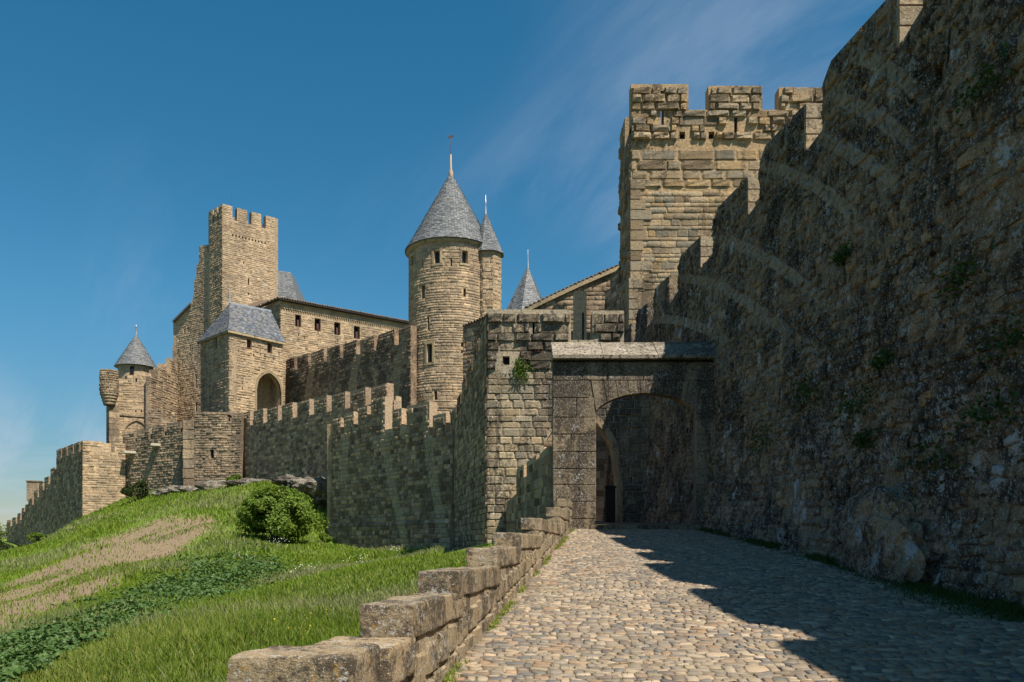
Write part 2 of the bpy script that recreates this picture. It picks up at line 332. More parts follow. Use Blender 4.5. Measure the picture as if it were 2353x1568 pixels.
M['ivy'] = leaf_mat('ivy_leaf', [(0.04, 0.085, 0.016), (0.065, 0.125, 0.025), (0.10, 0.165, 0.045), (0.05, 0.105, 0.02)], 0.2)
M['bush'] = leaf_mat('bush_leaf', [(0.085, 0.155, 0.014), (0.135, 0.215, 0.02), (0.18, 0.25, 0.03), (0.11, 0.185, 0.018)], 0.35)
M['tree'] = leaf_mat('tree_leaf', [(0.03, 0.055, 0.012), (0.05, 0.075, 0.018), (0.07, 0.08, 0.02)], 0.25)
M['verge'] = leaf_mat('verge_weed', [(0.025, 0.06, 0.008), (0.045, 0.09, 0.012), (0.06, 0.10, 0.02)], 0.25)
M['bark'] = plain_mat('bark', (0.09, 0.065, 0.045), 0.9, 0, 0.4, 12, 0.02)
M['flower'] = plain_mat('white_flower', (0.72, 0.72, 0.66), 0.7, 0, 0.1)
M['yellow_flower'] = plain_mat('yellow_flower', (0.65, 0.45, 0.03), 0.7, 0, 0.1)
M['pink_flower'] = plain_mat('pink_flower', (0.45, 0.03, 0.09), 0.7, 0, 0.1)
M['pale_stone'] = plain_mat('pale_spout_stone', (0.50, 0.44, 0.34), 0.9, 0, 0.2)

# ------------------------------------------------------------------ stone pieces (shared meshes)
def unit_block(seed, rough, bevel, n=4, corner=0.04, elev=0.78):
    """x,z in -.5..+.5, y 0 (back) to 1 (front face)"""
    r = random.Random(seed); g = [-0.5 + i / (n - 1) for i in range(n)]
    g[0], g[-1] = -0.5, 0.5
    if n > 3: g[1] = -0.5 + bevel; g[-2] = 0.5 - bevel
    cj = [[(r.uniform(-corner, corner), r.uniform(-corner, corner)) for _ in range(n)] for _ in range(n)]
    V, idx = [], {}
    for i, x in enumerate(g):
        for j, z in enumerate(g):
            edge = i in (0, n - 1) or j in (0, n - 1)
            y = (elev if edge else 1.0) + r.uniform(-rough, rough) * (0.6 if edge else 1.0)
            idx[i, j] = len(V); V.append((x * (1 - corner) + cj[i][j][0], y, z * (1 - corner) + cj[i][j][1]))
    Fc = []
    for i in range(n - 1):
        for j in range(n - 1): Fc.append((idx[i, j], idx[i, j + 1], idx[i + 1, j + 1], idx[i + 1, j]))
    ring = [(i, 0) for i in range(n)] + [(n - 1, j) for j in range(1, n)] + [(i, n - 1) for i in range(n - 2, -1, -1)] + [(0, j) for j in range(n - 2, 0, -1)]
    back = []
    for i, j in ring:
        v = V[idx[i, j]]; back.append(len(V)); V.append((v[0], 0.0, v[2]))
    m = len(ring)
    for k in range(m): Fc.append((idx[ring[k]], idx[ring[(k + 1) % m]], back[(k + 1) % m], back[k]))
    return np.array(V, dtype=np.float32), np.array(Fc, dtype=np.int32)
def unit_lo(seed, rough, bevel, corner=0.05):
    r = random.Random(seed); V = []
    cs = [(-0.5, -0.5), (0.5, -0.5), (0.5, 0.5), (-0.5, 0.5)]
    cs = [(x + r.uniform(-corner, corner), z + r.uniform(-corner, corner)) for x, z in cs]
    for x, z in cs: V.append((x, 0, z))
    for x, z in cs: V.append((x, 0.84 + r.uniform(-rough, rough) * 0.5, z))
    for x, z in cs: V.append((x * (1 - 2 * bevel), 1.0 + r.uniform(-rough, rough), z * (1 - 2 * bevel)))
    Fc = [(8, 11, 10, 9)]
    for k in range(4):
        q = (k + 1) % 4; Fc.append((4 + k, 8 + k, 8 + q, 4 + q)); Fc.append((k, 4 + k, 4 + q, q))
    return np.array(V, dtype=np.float32), np.array(Fc, dtype=np.int32)
UNITS = {
    'rough': [unit_block(i, 0.13, 0.10, 4, 0.035, 0.78) for i in range(10)], 'rough_lo': [unit_lo(i, 0.16, 0.05) for i in range(10)],
    'ashlar': [unit_block(20 + i, 0.04, 0.03, 4, 0.006, 0.9) for i in range(6)], 'ashlar_lo': [unit_lo(20 + i, 0.10, 0.04, 0.015) for i in range(6)],
    'rubble': [unit_block(60 + i, 0.24, 0.13, 4, 0.11, 0.60) for i in range(16)],
    'boss': [unit_block(40 + i, 0.20, 0.09, 5, 0.02, 0.42) for i in range(10)],
}
UMESH = {}
def unit_mesh(kind, i, mat):
    key = (kind, i, mat.name)
    if key not in UMESH:
        V, Fc = UNITS[kind][i]; me = bpy.data.meshes.new('stone'); me.from_pydata(V.tolist(), [], Fc.tolist()); me.materials.append(mat); UMESH[key] = me
    return UMESH[key]

# ------------------------------------------------------------------ wall surfaces
class Plane:
    def __init__(s, P0, P1, batter=None):
        s.P0, s.P1 = Vector(P0), Vector(P1); d = s.P1 - s.P0; s.L = d.length; s.t = d / s.L
        n = Vector((s.t.y, -s.t.x))
        if n.dot(-(s.P0 + s.P1) / 2) < 0: n = -n
        s.n = n; s.batter = batter or (lambda z, q: 0.0)
    def pt(s, q, z, d=0.0):
        d = d + s.batter(z, q)
        p = s.P0 + s.t * q + s.n * d; return Vector((p.x, p.y, z))
    def breaks(s): return []
class Round:
    """s measured along the drum from angle a0, going anticlockwise"""
    def __init__(s, c, r, a0, a1, batter=None, step=8):
        s.c, s.r, s.a0, s.a1 = Vector(c), r, math.radians(a0), math.radians(a1); s.L = (s.a1 - s.a0) * r
        s.batter = batter or (lambda z, q: 0.0); s.step = step
    def pt(s, q, z, d=0.0):
        a = s.a0 + q / s.r; d = d + s.batter(z, q)
        return Vector((s.c.x + (s.r + d) * math.cos(a), s.c.y + (s.r + d) * math.sin(a), z))
    def s_at(s, deg): return (math.radians(deg) - s.a0) * s.r
    def breaks(s):
        n = max(1, int(round((s.a1 - s.a0) / math.radians(s.step)))); return [s.L * i / n for i in range(n + 1)]
def lin(pts, s, side):
    if side > 0:
        for (a, za), (b, zb) in zip(pts, pts[1:]):
            if a - 1e-9 <= s < b - 1e-9: return za + (zb - za) * (s - a) / (b - a)
        return pts[-1][1]
    for (a, za), (b, zb) in zip(reversed(pts[:-1]), reversed(pts[1:])):
        if a + 1e-9 < s <= b + 1e-9: return za + (zb - za) * (s - a) / (b - a)
    return pts[0][1]
def rect_hole(s0, s1, z0, z1): return dict(s0=s0, s1=s1, lo=[(s0, z0), (s1, z0)], hi=[(s0, z1), (s1, z1)])
def arch_hole(s0, s1, z0, spring, fn, n=12):
    """fn(x) with x 0..1 across the opening gives the height above the springing line"""
    hi = [(s0 + (s1 - s0) * i / n, spring + fn(i / n)) for i in range(n + 1)]
    return dict(s0=s0, s1=s1, lo=[(s0, z0), (s1, z0)], hi=hi)
def segmental(rise): return lambda x: rise * (1 - (2 * x - 1) ** 2) ** 0.75
def pointed(half, R):
    ap = math.sqrt(max(R * R - (R - half) ** 2, 0.01))
    def f(x):
        d = abs(2 * x - 1) * half; return math.sqrt(max(R * R - (R - half + d) ** 2, 0.0))
    return f
def merlons(s0, s1, z0, z1, mer, gap, h, first='m', stepped=True, jitter=0.0):
    """crenellated top line from s0 to s1; merlon tops follow z0..z1"""
    pts, s, on = [], s0, first == 'm'; zz = lambda q: z0 + (z1 - z0) * (q - s0) / (s1 - s0)
    while s < s1 - 1e-6:
        ln = (mer if on else gap) * (1 + random.uniform(-jitter, jitter)); e = min(s + ln, s1)
        if s1 - e < 0.25: e = s1
        if on:
            zt = (zz(s) + zz(e)) / 2 if stepped else None
            pts += [(s, zt if stepped else zz(s)), (e, zt if stepped else zz(e))]
        else:
            zt = (zz(s) + zz(e)) / 2 - h
            pts += [(s, zt), (e, zt)]
        s = e; on = not on
    return pts
class Wall:
    def __init__(s, surf, top, bot, T, holes=()):
        s.surf, s.top, s.bot, s.T, s.holes = surf, top, bot, T, list(holes); s.dz = 2.5; s.extra = []
    def ivals(s, q, side):
        z0, z1 = lin(s.bot, q, side), lin(s.top, q, side); out = [(z0, z1)]
        for h in s.holes:
            if (h['s0'] - 1e-9 <= q < h['s1'] - 1e-9) if side > 0 else (h['s0'] + 1e-9 < q <= h['s1'] + 1e-9):
                a, b = lin(h['lo'], q, side), lin(h['hi'], q, side); nxt = []
                for (x, y) in out:
                    if b <= x or a >= y: nxt.append((x, y)); continue
                    nxt.append((x, max(a, x))); nxt.append((min(b, y), y))
                out = nxt
        return out
    def solid(s, q, z):
        if q < -1e-6 or q > s.surf.L + 1e-6: return False
        return any(a - 1e-6 <= z <= b + 1e-6 for a, b in s.ivals(min(max(q, 1e-6), s.surf.L - 1e-6), 1))
    def core(s, name, mat, parent, inset=0.0, back=True):
        sf, T = s.surf, s.T; br = set([0.0, sf.L]) | set(sf.breaks()) | set(s.extra)
        for p in s.top + s.bot: br.add(p[0])
        for h in s.holes: br |= {p[0] for p in h['lo'] + h['hi']} | {h['s0'], h['s1']}
        br = sorted(b for b in br if -1e-9 <= b <= sf.L + 1e-9)
        br2 = [br[0]]
        for b in br[1:]:
            if b - br2[-1] > 1e-5: br2.append(b)
        br = br2; V, Fc = [], []
        def quad(*ps):
            k = len(V); V.extend(ps); Fc.append((k, k + 1, k + 2, k + 3))
        P = lambda q, z, d: sf.pt(q, z, d - inset if d == 0 else d)
        strips = []
        for a, b in zip(br, br[1:]):
            A, B = s.ivals(a, 1), s.ivals(b, -1)
            if len(A) != len(B): A = B = s.ivals((a + b) / 2, 1)
            strips.append((A, B))
            for (za0, za1), (zb0, zb1) in zip(A, B):
                if za1 - za0 < 1e-4 and zb1 - zb0 < 1e-4: continue
                nz = max(1, int(max(za1 - za0, zb1 - zb0) / s.dz)) if sf.batter(za0, a) != sf.batter(za1, a) else 1
                for i in range(nz):
                    f0, f1 = i / nz, (i + 1) / nz
                    a0, a1, b0, b1 = za0 + (za1 - za0) * f0, za0 + (za1 - za0) * f1, zb0 + (zb1 - zb0) * f0, zb0 + (zb1 - zb0) * f1
                    quad(P(a, a0, 0), P(b, b0, 0), P(b, b1, 0), P(a, a1, 0))
                    if back: quad(P(a, a1, -T), P(b, b1, -T), P(b, b0, -T), P(a, a0, -T))
                quad(P(a, za1, 0), P(b, zb1, 0), P(b, zb1, -T), P(a, za1, -T))
                quad(P(a, za0, -T), P(b, zb0, -T), P(b, zb0, 0), P(a, za0, 0))
        def diff(X, Y):
            out = [x for x in X if x[1] - x[0] > 1e-5]
            for (c, d) in Y:
                nx = []
                for (a, b) in out:
                    if d <= a or c >= b: nx.append((a, b)); continue
                    if c > a + 1e-5: nx.append((a, c))
                    if d < b - 1e-5: nx.append((d, b))
                out = nx
            return out
        for i, b in enumerate(br):
            Lf = strips[i - 1][1] if i > 0 else []; Rt = strips[i][0] if i < len(strips) else []
            closed = isinstance(sf, Round) and sf.a1 - sf.a0 > 6.28
            if closed and i in (0, len(br) - 1): continue
            for (z0, z1) in diff(Lf, Rt) + diff(Rt, Lf): quad(P(b, z0, 0), P(b, z1, 0), P(b, z1, -T), P(b, z0, -T))
        return mesh_obj(name, V, Fc, mat, parent)
    def layout(s, h, ln, slope=0.0, jit=0.25, gap=0.018, z0=None, z1=None, skip=None):
        """coursed stones -> list of (s0,s1,z0,z1) in wall coordinates"""
        zs = [p[1] for p in s.bot]; zt = [p[1] for p in s.top]
        zb = min(zs) if z0 is None else z0; ze = max(zt) if z1 is None else z1
        if slope: zb -= abs(slope) * s.surf.L; ze += abs(slope) * s.surf.L
        out = []; z = zb
        while z < ze:
            hh = random.uniform(*h); q = -random.uniform(0, ln[1])
            while q < s.surf.L:
                l = random.uniform(*ln); a, b = max(q, 0.0), min(q + l, s.surf.L); q += l
                if b - a < 0.1: continue
                m = (a + b) / 2; dz = slope * m
                zz0, zz1 = z + dz, z + hh + dz
                g = gap / 2
                ok = lambda c, d: all(s.solid(x, y) for x in (c + g, (c + d) / 2, d - g) for y in (zz0 + g, (zz0 + zz1) / 2, zz1 - g))
                w3 = (b - a) * 0.3
                cand = [(a, b)] if ok(a, b) else [t[0] if ok(*t[0]) else t[1] for t in (((a, m), (a, a + w3)), ((m, b), (b - w3, b))) if ok(*t[0]) or ok(*t[1])]
                for (c, d) in cand:
                    if not (skip and skip((c + d) / 2, (zz0 + zz1) / 2)): out.append((c + g, d - g, zz0 + g, zz1 - g))
            z += hh
        return out

def place_stones(surf, rects, mat, parent, kind='rough', lo=True, proud=(0.02, 0.06), limit=300, minpx=9.0, sink=0.06, name='stone', mats=None, spin=0.0):
    """each rect becomes one stone: the biggest in the picture as objects of their own, the rest joined"""
    items = []
    for (a, b, z0, z1) in rects:
        q, z = (a + b) / 2, (z0 + z1) / 2
        o = surf.pt(q, z, 0); tx = (surf.pt(q + 0.02, z, 0) - surf.pt(q - 0.02, z, 0)).normalized()
        up = (surf.pt(q, z + 0.05, 0) - surf.pt(q, z - 0.05, 0)).normalized()
        nn = tx.cross(up)
        if nn.dot(surf.pt(q, z, 0.1) - o) < 0: nn = -nn
        dep = sink + random.uniform(*proud)
        if spin:
            an = random.gauss(0, spin); tx, up = tx * math.cos(an) + up * math.sin(an), up * math.cos(an) - tx * math.sin(an)
        size = min(b - a, z1 - z0) * 2000 / max(o.y, 1.0)
        vis = 1.0 if (-nn.dot(o.normalized())) > 0.02 and o.y > 2 else 0.0
        px, py = proj(o) if o.y > 1 else (-999, -999)
        if not (-60 < px < 2420 and -60 < py < 1640): vis = 0.0
        items.append((size * vis, o - nn * sink, tx * (b - a), nn * dep, up * (z1 - z0), mat if mats is None else mats(q, z)))
    items.sort(key=lambda it: -it[0])
    base = Vector(parent.matrix_basis.translation); n_ind = 0; rest = []
    for it in items:
        if n_ind < limit and it[0] >= minpx:
            k = random.randrange(len(UNITS[kind])); me = unit_mesh(kind, k, it[5])
            ob = bpy.data.objects.new(name, me); COL.objects.link(ob); ob.parent = parent
            o = it[1] - base
            ob.matrix_basis = Matrix(((it[2].x, it[3].x, it[4].x, o.x), (it[2].y, it[3].y, it[4].y, o.y), (it[2].z, it[3].z, it[4].z, o.z), (0, 0, 0, 1)))
            n_ind += 1
        else: rest.append(it)
    lokind = kind + '_lo' if lo and kind + '_lo' in UNITS else kind
    bym = {}
    for it in rest: bym.setdefault(it[5].name, []).append(it)
    for mn, its in bym.items():
        Vs, Fs, Ts, off = [], [], [], 0
        for it in its:
            kd = kind if it[0] > 16 else lokind
            V, Fc = UNITS[kd][random.randrange(len(UNITS[kd]))]
            A = np.array([it[2], it[3], it[4]], dtype=np.float32)
            Vs.append(V @ A + np.array(it[1], dtype=np.float32)); Fs.append(Fc + off); off += len(V); Ts += [random.random()] * len(Fc)
        ob = big_mesh('stone_facing', np.concatenate(Vs), np.concatenate(Fs), its[0][5], parent, Ts); ob['kind'] = 'stuff'
    return n_ind

def box(name, c, size, mat, parent=None, rz=0.0, bevel=0.0, taper=None):
    x, y, z = size[0] / 2, size[1] / 2, size[2] / 2
    bm = bmesh.new(); bmesh.ops.create_cube(bm, size=1)
    for v in bm.verts:
        v.co.x *= size[0]; v.co.y *= size[1]; v.co.z *= size[2]
        if taper and v.co.z > 0: v.co.x *= taper; v.co.y *= taper
    if bevel: bmesh.ops.bevel(bm, geom=bm.edges[:], offset=bevel, segments=2, affect='EDGES')
    me = bpy.data.meshes.new(name)
    bm.transform(Matrix.Translation(Vector(c)) @ Matrix.Rotation(rz, 4, 'Z')); bm.to_mesh(me); bm.free()
    return link_mesh(name, me, mat, parent)
def revolve(name, c, prof, mat, parent=None, n=32, smooth=True, a0=0.0, a1=2 * math.pi):
    """prof list of (r,z) ; closed round the axis through c=(x,y)"""
    V, Fc = [], []; full = a1 - a0 > 6.28; m = n if full else n + 1
    for r, z in prof:
        for i in range(m):
            a = a0 + (a1 - a0) * i / n; V.append((c[0] + r * math.cos(a), c[1] + r * math.sin(a), z))
    for j in range(len(prof) - 1):
        for i in range(n):
            i2 = (i + 1) % m; Fc.append((j * m + i, j * m + i2, (j + 1) * m + i2, (j + 1) * m + i))
    return mesh_obj(name, V, Fc, mat, parent, smooth)
def prism(name, poly, dvec, mat, parent=None):
    """closed polygon of 3D points pushed along dvec"""
    n = len(poly); V = [Vector(p) for p in poly] + [Vector(p) + Vector(dvec) for p in poly]
    Fc = [tuple(range(n)), tuple(range(2 * n - 1, n - 1, -1))] + [(i, i + n, (i + 1) % n + n, (i + 1) % n) for i in range(n)]
    return mesh_obj(name, V, Fc, mat, parent)
def slates(name, S, width, rows, w, mat, parent, lift=0.03, overlap=1.5):
    """S(u,v) surface point, v 0 (eaves) to 1 (top); width(v) metres across"""
    V, Fc, T = [], [], []
    e = 1e-3
    for r in range(rows):
        v0, v1 = r / rows, min((r + overlap) / rows, 1.0); n = max(2, int(width((r + 0.5) / rows) / w)); sh = 0.5 * (r % 2)
        for i in range(-1, n + 1):
            u0, u1 = max((i + sh) / n, 0.0), min((i + 1 + sh) / n, 1.0)
            if u1 - u0 < 0.15 / n: continue
            du = 0.03 / n; um = (u0 + u1) / 2
            nn = (S(min(um + e, 1), v0) - S(max(um - e, 0), v0)).cross(S(um, min(v0 + 0.02, 1)) - S(um, v0))
            nn = nn.normalized() if nn.length > 0 else Vector((0, 0, 1))
            if nn.z < 0: nn = -nn
            l = lift * random.uniform(0.7, 1.5); jz = random.uniform(-0.12, 0.12) / rows
            a, b, c, d = S(u0 + du, max(v0 + jz, 0)) + nn * l, S(u1 - du, max(v0 + jz, 0)) + nn * l, S(u1 - du, v1) + nn * 0.004, S(u0 + du, v1) + nn * 0.004
            k = len(V); V += [a, b, c, d, a - nn * l * 0.9, b - nn * l * 0.9]
            Fc += [(k, k + 1, k + 2, k + 3), (k, k + 4, k + 5, k + 1)]; t = random.random(); T += [t, t]
    o = mesh_obj(name, V, Fc, mat, parent, False, T); o['kind'] = 'stuff'; return o
def finial(root, c, z, h, r0, mat=None, iron=0.0):
    prof = [(0.001, z + h), (r0 * 0.22, z + h * 0.97), (r0 * 0.22, z + h * 0.55), (r0 * 0.5, z + h * 0.5), (r0 * 0.25, z + h * 0.44), (r0 * 0.55, z + h * 0.2), (r0, z - 0.05)]
    revolve('finial', c, prof, mat or M['lead'], root, 12)
    if iron: revolve('spike', c, [(0.001, z + h + iron), (0.02, z + h + iron), (0.035, z + h - 0.02)], M['iron'], root, 6)
def icorock(name, c, size, mat, seed, parent=None, sub=3, rough=0.35, rz=0.0):
    from mathutils import noise as mn
    bm = bmesh.new(); bmesh.ops.create_icosphere(bm, subdivisions=sub, radius=1.0)
    for v in bm.verts:
        p = v.co.copy(); q = p * 1.1 + Vector((seed * 3.1, seed * 1.7, 0))
        k = 1 + rough * (mn.noise(q) + 0.5 * mn.noise(q * 2.3) + 0.3 * mn.noise(q * 5))
        st = mn.noise(Vector((0, 0, p.z * 4 + seed)))      # ledges
        v.co = Vector((p.x * (k + 0.10 * st), p.y * (k + 0.10 * st), p.z * k))
    bm.transform(Matrix.Translation(Vector(c)) @ Matrix.Rotation(rz, 4, 'Z') @ Matrix.Diagonal((*size, 1)))
    me = bpy.data.meshes.new(name); bm.to_mesh(me); bm.free()
    return link_mesh(name, me, mat, parent)
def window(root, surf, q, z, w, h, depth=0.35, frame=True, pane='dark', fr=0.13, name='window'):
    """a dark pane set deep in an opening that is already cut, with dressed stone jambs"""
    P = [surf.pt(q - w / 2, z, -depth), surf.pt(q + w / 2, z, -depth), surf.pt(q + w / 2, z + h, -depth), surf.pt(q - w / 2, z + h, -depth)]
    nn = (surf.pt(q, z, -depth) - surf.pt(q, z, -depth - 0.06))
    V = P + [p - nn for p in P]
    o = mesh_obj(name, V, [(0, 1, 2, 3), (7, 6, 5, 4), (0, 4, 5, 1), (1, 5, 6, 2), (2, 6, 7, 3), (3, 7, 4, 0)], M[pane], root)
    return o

# ------------------------------------------------------------------ ground: ramp, hillside
GATE_Y = 25.5
def ramp_z(y): return -1.7 + 0.088 * y if y <= GATE_Y else -1.7 + 0.088 * GATE_Y + 0.13 + 0.038 * (y - GATE_Y)
def edge_x(y): return -1.454 + 0.132 * y          # left edge of the ramp, at the foot of the parapet
def make_ramp():
    V, Fc = [], []; ys = list(np.arange(-6, GATE_Y + 0.01, 0.75)) ; n = 8
    for y in ys:
        for i in range(n + 1):
            x0, x1 = edge_x(y) - 0.1, XB(y) + 0.4; V.append((x0 + (x1 - x0) * i / n, y, ramp_z(y)))
    for j in range(len(ys) - 1):
        for i in range(n): a = j * (n + 1) + i; Fc.append((a, a + 1, a + n + 2, a + n + 1))
    o = tag(mesh_obj('cobbled_ramp', V, Fc, M['joint']), 'cobbled ramp climbing between the low parapet and the tall rubble wall', kind='structure')
    ys = [GATE_Y + 0.03, 30, 36, 42, 48, 56]; V, Fc = [], []
    for y in ys: V += [(1.05 - 0.145 * (min(y, 35.9) - 26) - 0.2 * (y > 36), y, ramp_z(y)), (9.0, y, ramp_z(y))]
    for j in range(len(ys) - 1): Fc.append((2 * j, 2 * j + 1, 2 * j + 3, 2 * j + 2))
    tag(mesh_obj('inner_path', V, Fc, M['joint']), 'cobbled path beyond the gateway', kind='structure')
    return o
RAMP = make_ramp()
def make_cobbles():
    cells = []; y = 4.5; row = 0
    wav = lambda x, j: 0.022 * math.sin(x * 2.3 + j * 1.7) + 0.018 * math.sin(x * 5.9 + j * 2.9) + 0.03 * math.sin(x * 0.8 + j * 0.13)
    bounds = [y]
    while bounds[-1] < GATE_Y - 0.25: bounds.append(bounds[-1] + random.uniform(0.06, 0.115))
    for j in range(len(bounds) - 1):
        ym = bounds[j]; x = edge_x(ym) + random.uniform(0.0, 0.08); xe = XB(ym) - 0.02
        while x < xe:
            w = random.uniform(0.07, 0.15) + (random.random() < 0.22) * random.uniform(0.03, 0.10)
            verge = XB(ym) - x - w / 2
            if not (verge < 0.5 and random.random() < 0.8) and random.random() > 0.015:
                xs = [x, x + w * random.uniform(0.35, 0.65), x + w]; g = random.uniform(0.002, 0.008)
                lo = [(q, bounds[j] + wav(q, j) + random.uniform(-0.008, 0.008)) for q in xs]; hi = [(q, bounds[j + 1] + wav(q, j + 1) + random.uniform(-0.008, 0.008)) for q in xs]
                k = random.uniform(-0.02, 0.02)
                cells.append(([lo[0], lo[1], lo[2], ((lo[2][0] + hi[2][0]) / 2 + random.uniform(-0.004, 0.016) - g, (lo[2][1] + hi[2][1]) / 2), hi[2], hi[1], hi[0], ((lo[0][0] + hi[0][0]) / 2 - random.uniform(-0.004, 0.016) + g, (lo[0][1] + hi[0][1]) / 2)], g))
            x += w
    def stone(cell):
        P, g = cell; n = len(P); cx, cy = sum(p[0] for p in P) / n, sum(p[1] for p in P) / n
        ht = random.uniform(0.010, 0.024); tx, ty = random.gauss(0, 0.05), random.gauss(0, 0.07); V = []
        sink = 0.35 * math.sin(cx * 1.3 + 0.4 * cy) * 0.012
        for f, h in ((1.0, -0.6), (0.99, 0.45), (0.84, 0.93)):
            for i, (px, py) in enumerate(P):
                dx, dy = px - cx, py - cy; L = math.hypot(dx, dy); k = f * max(0.5, 1 - g / L) * (0.94 if i in (0, 2, 4, 6) else 1.0)
                X, Yq = cx + dx * k, cy + dy * k; V.append((X, Yq, ramp_z(Yq) + sink + ht * (h + (random.uniform(-0.12, 0.12) if h > 0 else 0)) + (dx * tx + dy * ty if h > 0 else 0)))
        V.append((cx, cy, ramp_z(cy) + sink + ht * random.uniform(0.9, 1.1))); Fc = []
        for q in range(2):
            for i in range(n): j = (i + 1) % n; Fc += [(q * n + i, q * n + j, (q + 1) * n + j), (q * n + i, (q + 1) * n + j, (q + 1) * n + i)]
        for i in range(n): Fc.append((2 * n + i, 2 * n + (i + 1) % n, 3 * n))
        return V, Fc, cx, cy
    Vs, Fs, Ts, off, cnt = [], [], [], 0, 0
    for c in cells:
        V, Fc, cx, cy = stone(c); vx, vy = proj((cx, cy, ramp_z(cy)))
        if cnt < 300 and 440 < vx < 2353 and vy < 1568:
            o = Vector((cx, cy, ramp_z(cy))); me = bpy.data.meshes.new('cobble'); me.from_pydata([tuple(Vector(v) - o) for v in V], [], Fc); me.materials.append(M['cobble'])
            me.polygons.foreach_set('use_smooth', [True] * len(Fc)); ob = bpy.data.objects.new('cobble', me); COL.objects.link(ob); ob.parent = RAMP; ob.location = o; cnt += 1; continue
        Vs.append(np.array(V, dtype=np.float32)); Fs.append(np.array(Fc, dtype=np.int32) + off); off += len(V); Ts += [random.random()] * len(Fc)
    o = big_mesh('cobblestones', np.concatenate(Vs), np.concatenate(Fs), M['cobble'], RAMP, Ts, True); o['kind'] = 'stuff'
make_cobbles()

# hillside: smooth surface through surveyed points
CTRL = [wp(*p) for p in ((-120, 1330, 78), (0, 1300, 74), (0, 1318, 86), (60, 1268, 78), (60, 1290, 90), (-120, 1345, 95), (110, 1238, 80), (120, 1262, 90), (190, 1192, 81.5), (285, 1146, 83), (370, 1132, 80), (470, 1126, 77), (555, 1112, 76), (650, 1108, 70), (725, 1130, 66.0),
    (300, 1172, 72), (500, 1180, 62), (620, 1185, 55), (757, 1268, 60), (751, 1228, 62), (747, 1185, 64.2), (715, 1262, 55), (700, 1215, 59), (600, 1250, 45), (300, 1250, 50), (100, 1300, 55), (0, 1350, 42), (-150, 1400, 40), (0, 1450, 21), (-100, 1560, 14), (0, 1568, 9.5),
    (300, 1400, 23), (600, 1350, 28), (790, 1270, 57), (900, 1272, 48), (1045, 1268, 46), (850, 1305, 38), (1000, 1300, 36), (700, 1290, 40), (500, 1480, 10), (500, 1565, 6.3), (450, 1300, 36))]
CTRL += [Vector((edge_x(y) - dx, y, ramp_z(y) - dz)) for y in (3, 6, 8, 10, 13, 16, 20, 25, 30) for dx, dz in ((0.55, 0.36), (2.2, 0.58), (-1.0, 0.6))]
CTRL += [Vector(p) for p in ((-6, 3, -2.2), (-12, 8, -2.8), (-30, 10, -5), (-60, 30, -6), (-90, 60, -5), (-110, 110, -4), (-70, 120, 1), (-40, 110, 6), (-15, 100, 7), (-5, 75, 4), (2, 60, 0.5), (2, 40, -0.6))]
CP = np.array([tuple(p) for p in CTRL]); 
def fit_rbf():
    X = CP[:, :2] / 30.0; n = len(X); D = np.linalg.norm(X[:, None] - X[None], axis=2)
    A = np.zeros((n + 3, n + 3)); A[:n, :n] = D + np.eye(n) * -0.02; A[:n, n] = 1; A[:n, n + 1:] = X; A[n, :n] = 1; A[n + 1:, :n] = X.T
    return np.linalg.solve(A, np.concatenate([CP[:, 2], np.zeros(3)]))
RB = fit_rbf()
def terr(x, y):
    x = np.asarray(x, dtype=float); y = np.asarray(y, dtype=float); sh = x.shape; P = np.stack([x.ravel(), y.ravel()], 1) / 30.0; X = CP[:, :2] / 30.0
    out = np.empty(len(P))
    for i in range(0, len(P), 20000):
        q = P[i:i + 20000]; D = np.linalg.norm(q[:, None] - X[None], axis=2); out[i:i + 20000] = D @ RB[:-3] + RB[-3] + q @ RB[-2:]
    return out.reshape(sh)
def in_poly(px, py, poly):
    c = np.zeros(px.shape, bool); n = len(poly)
    for i in range(n):
        (x1, y1), (x2, y2) = poly[i], poly[(i + 1) % n]
        if y1 == y2: continue
        c ^= ((y1 > py) != (y2 > py)) & (px < (x2 - x1) * (py - y1) / (y2 - y1) + x1)
    return c
SOIL = [(-60, 1400), (20, 1335), (180, 1262), (330, 1196), (490, 1180), (520, 1198), (430, 1258), (330, 1318), (200, 1388), (60, 1442), (-60, 1480)]
IVY = [(-60, 1600), (-60, 1505), (0, 1490), (150, 1440), (300, 1372), (440, 1308), (560, 1290), (650, 1300), (560, 1352), (420, 1392), (250, 1465), (100, 1545), (0, 1590)]
def vpix(x, y, z): return (x / y * F + CX) / K, (HY - z / y * F) / K
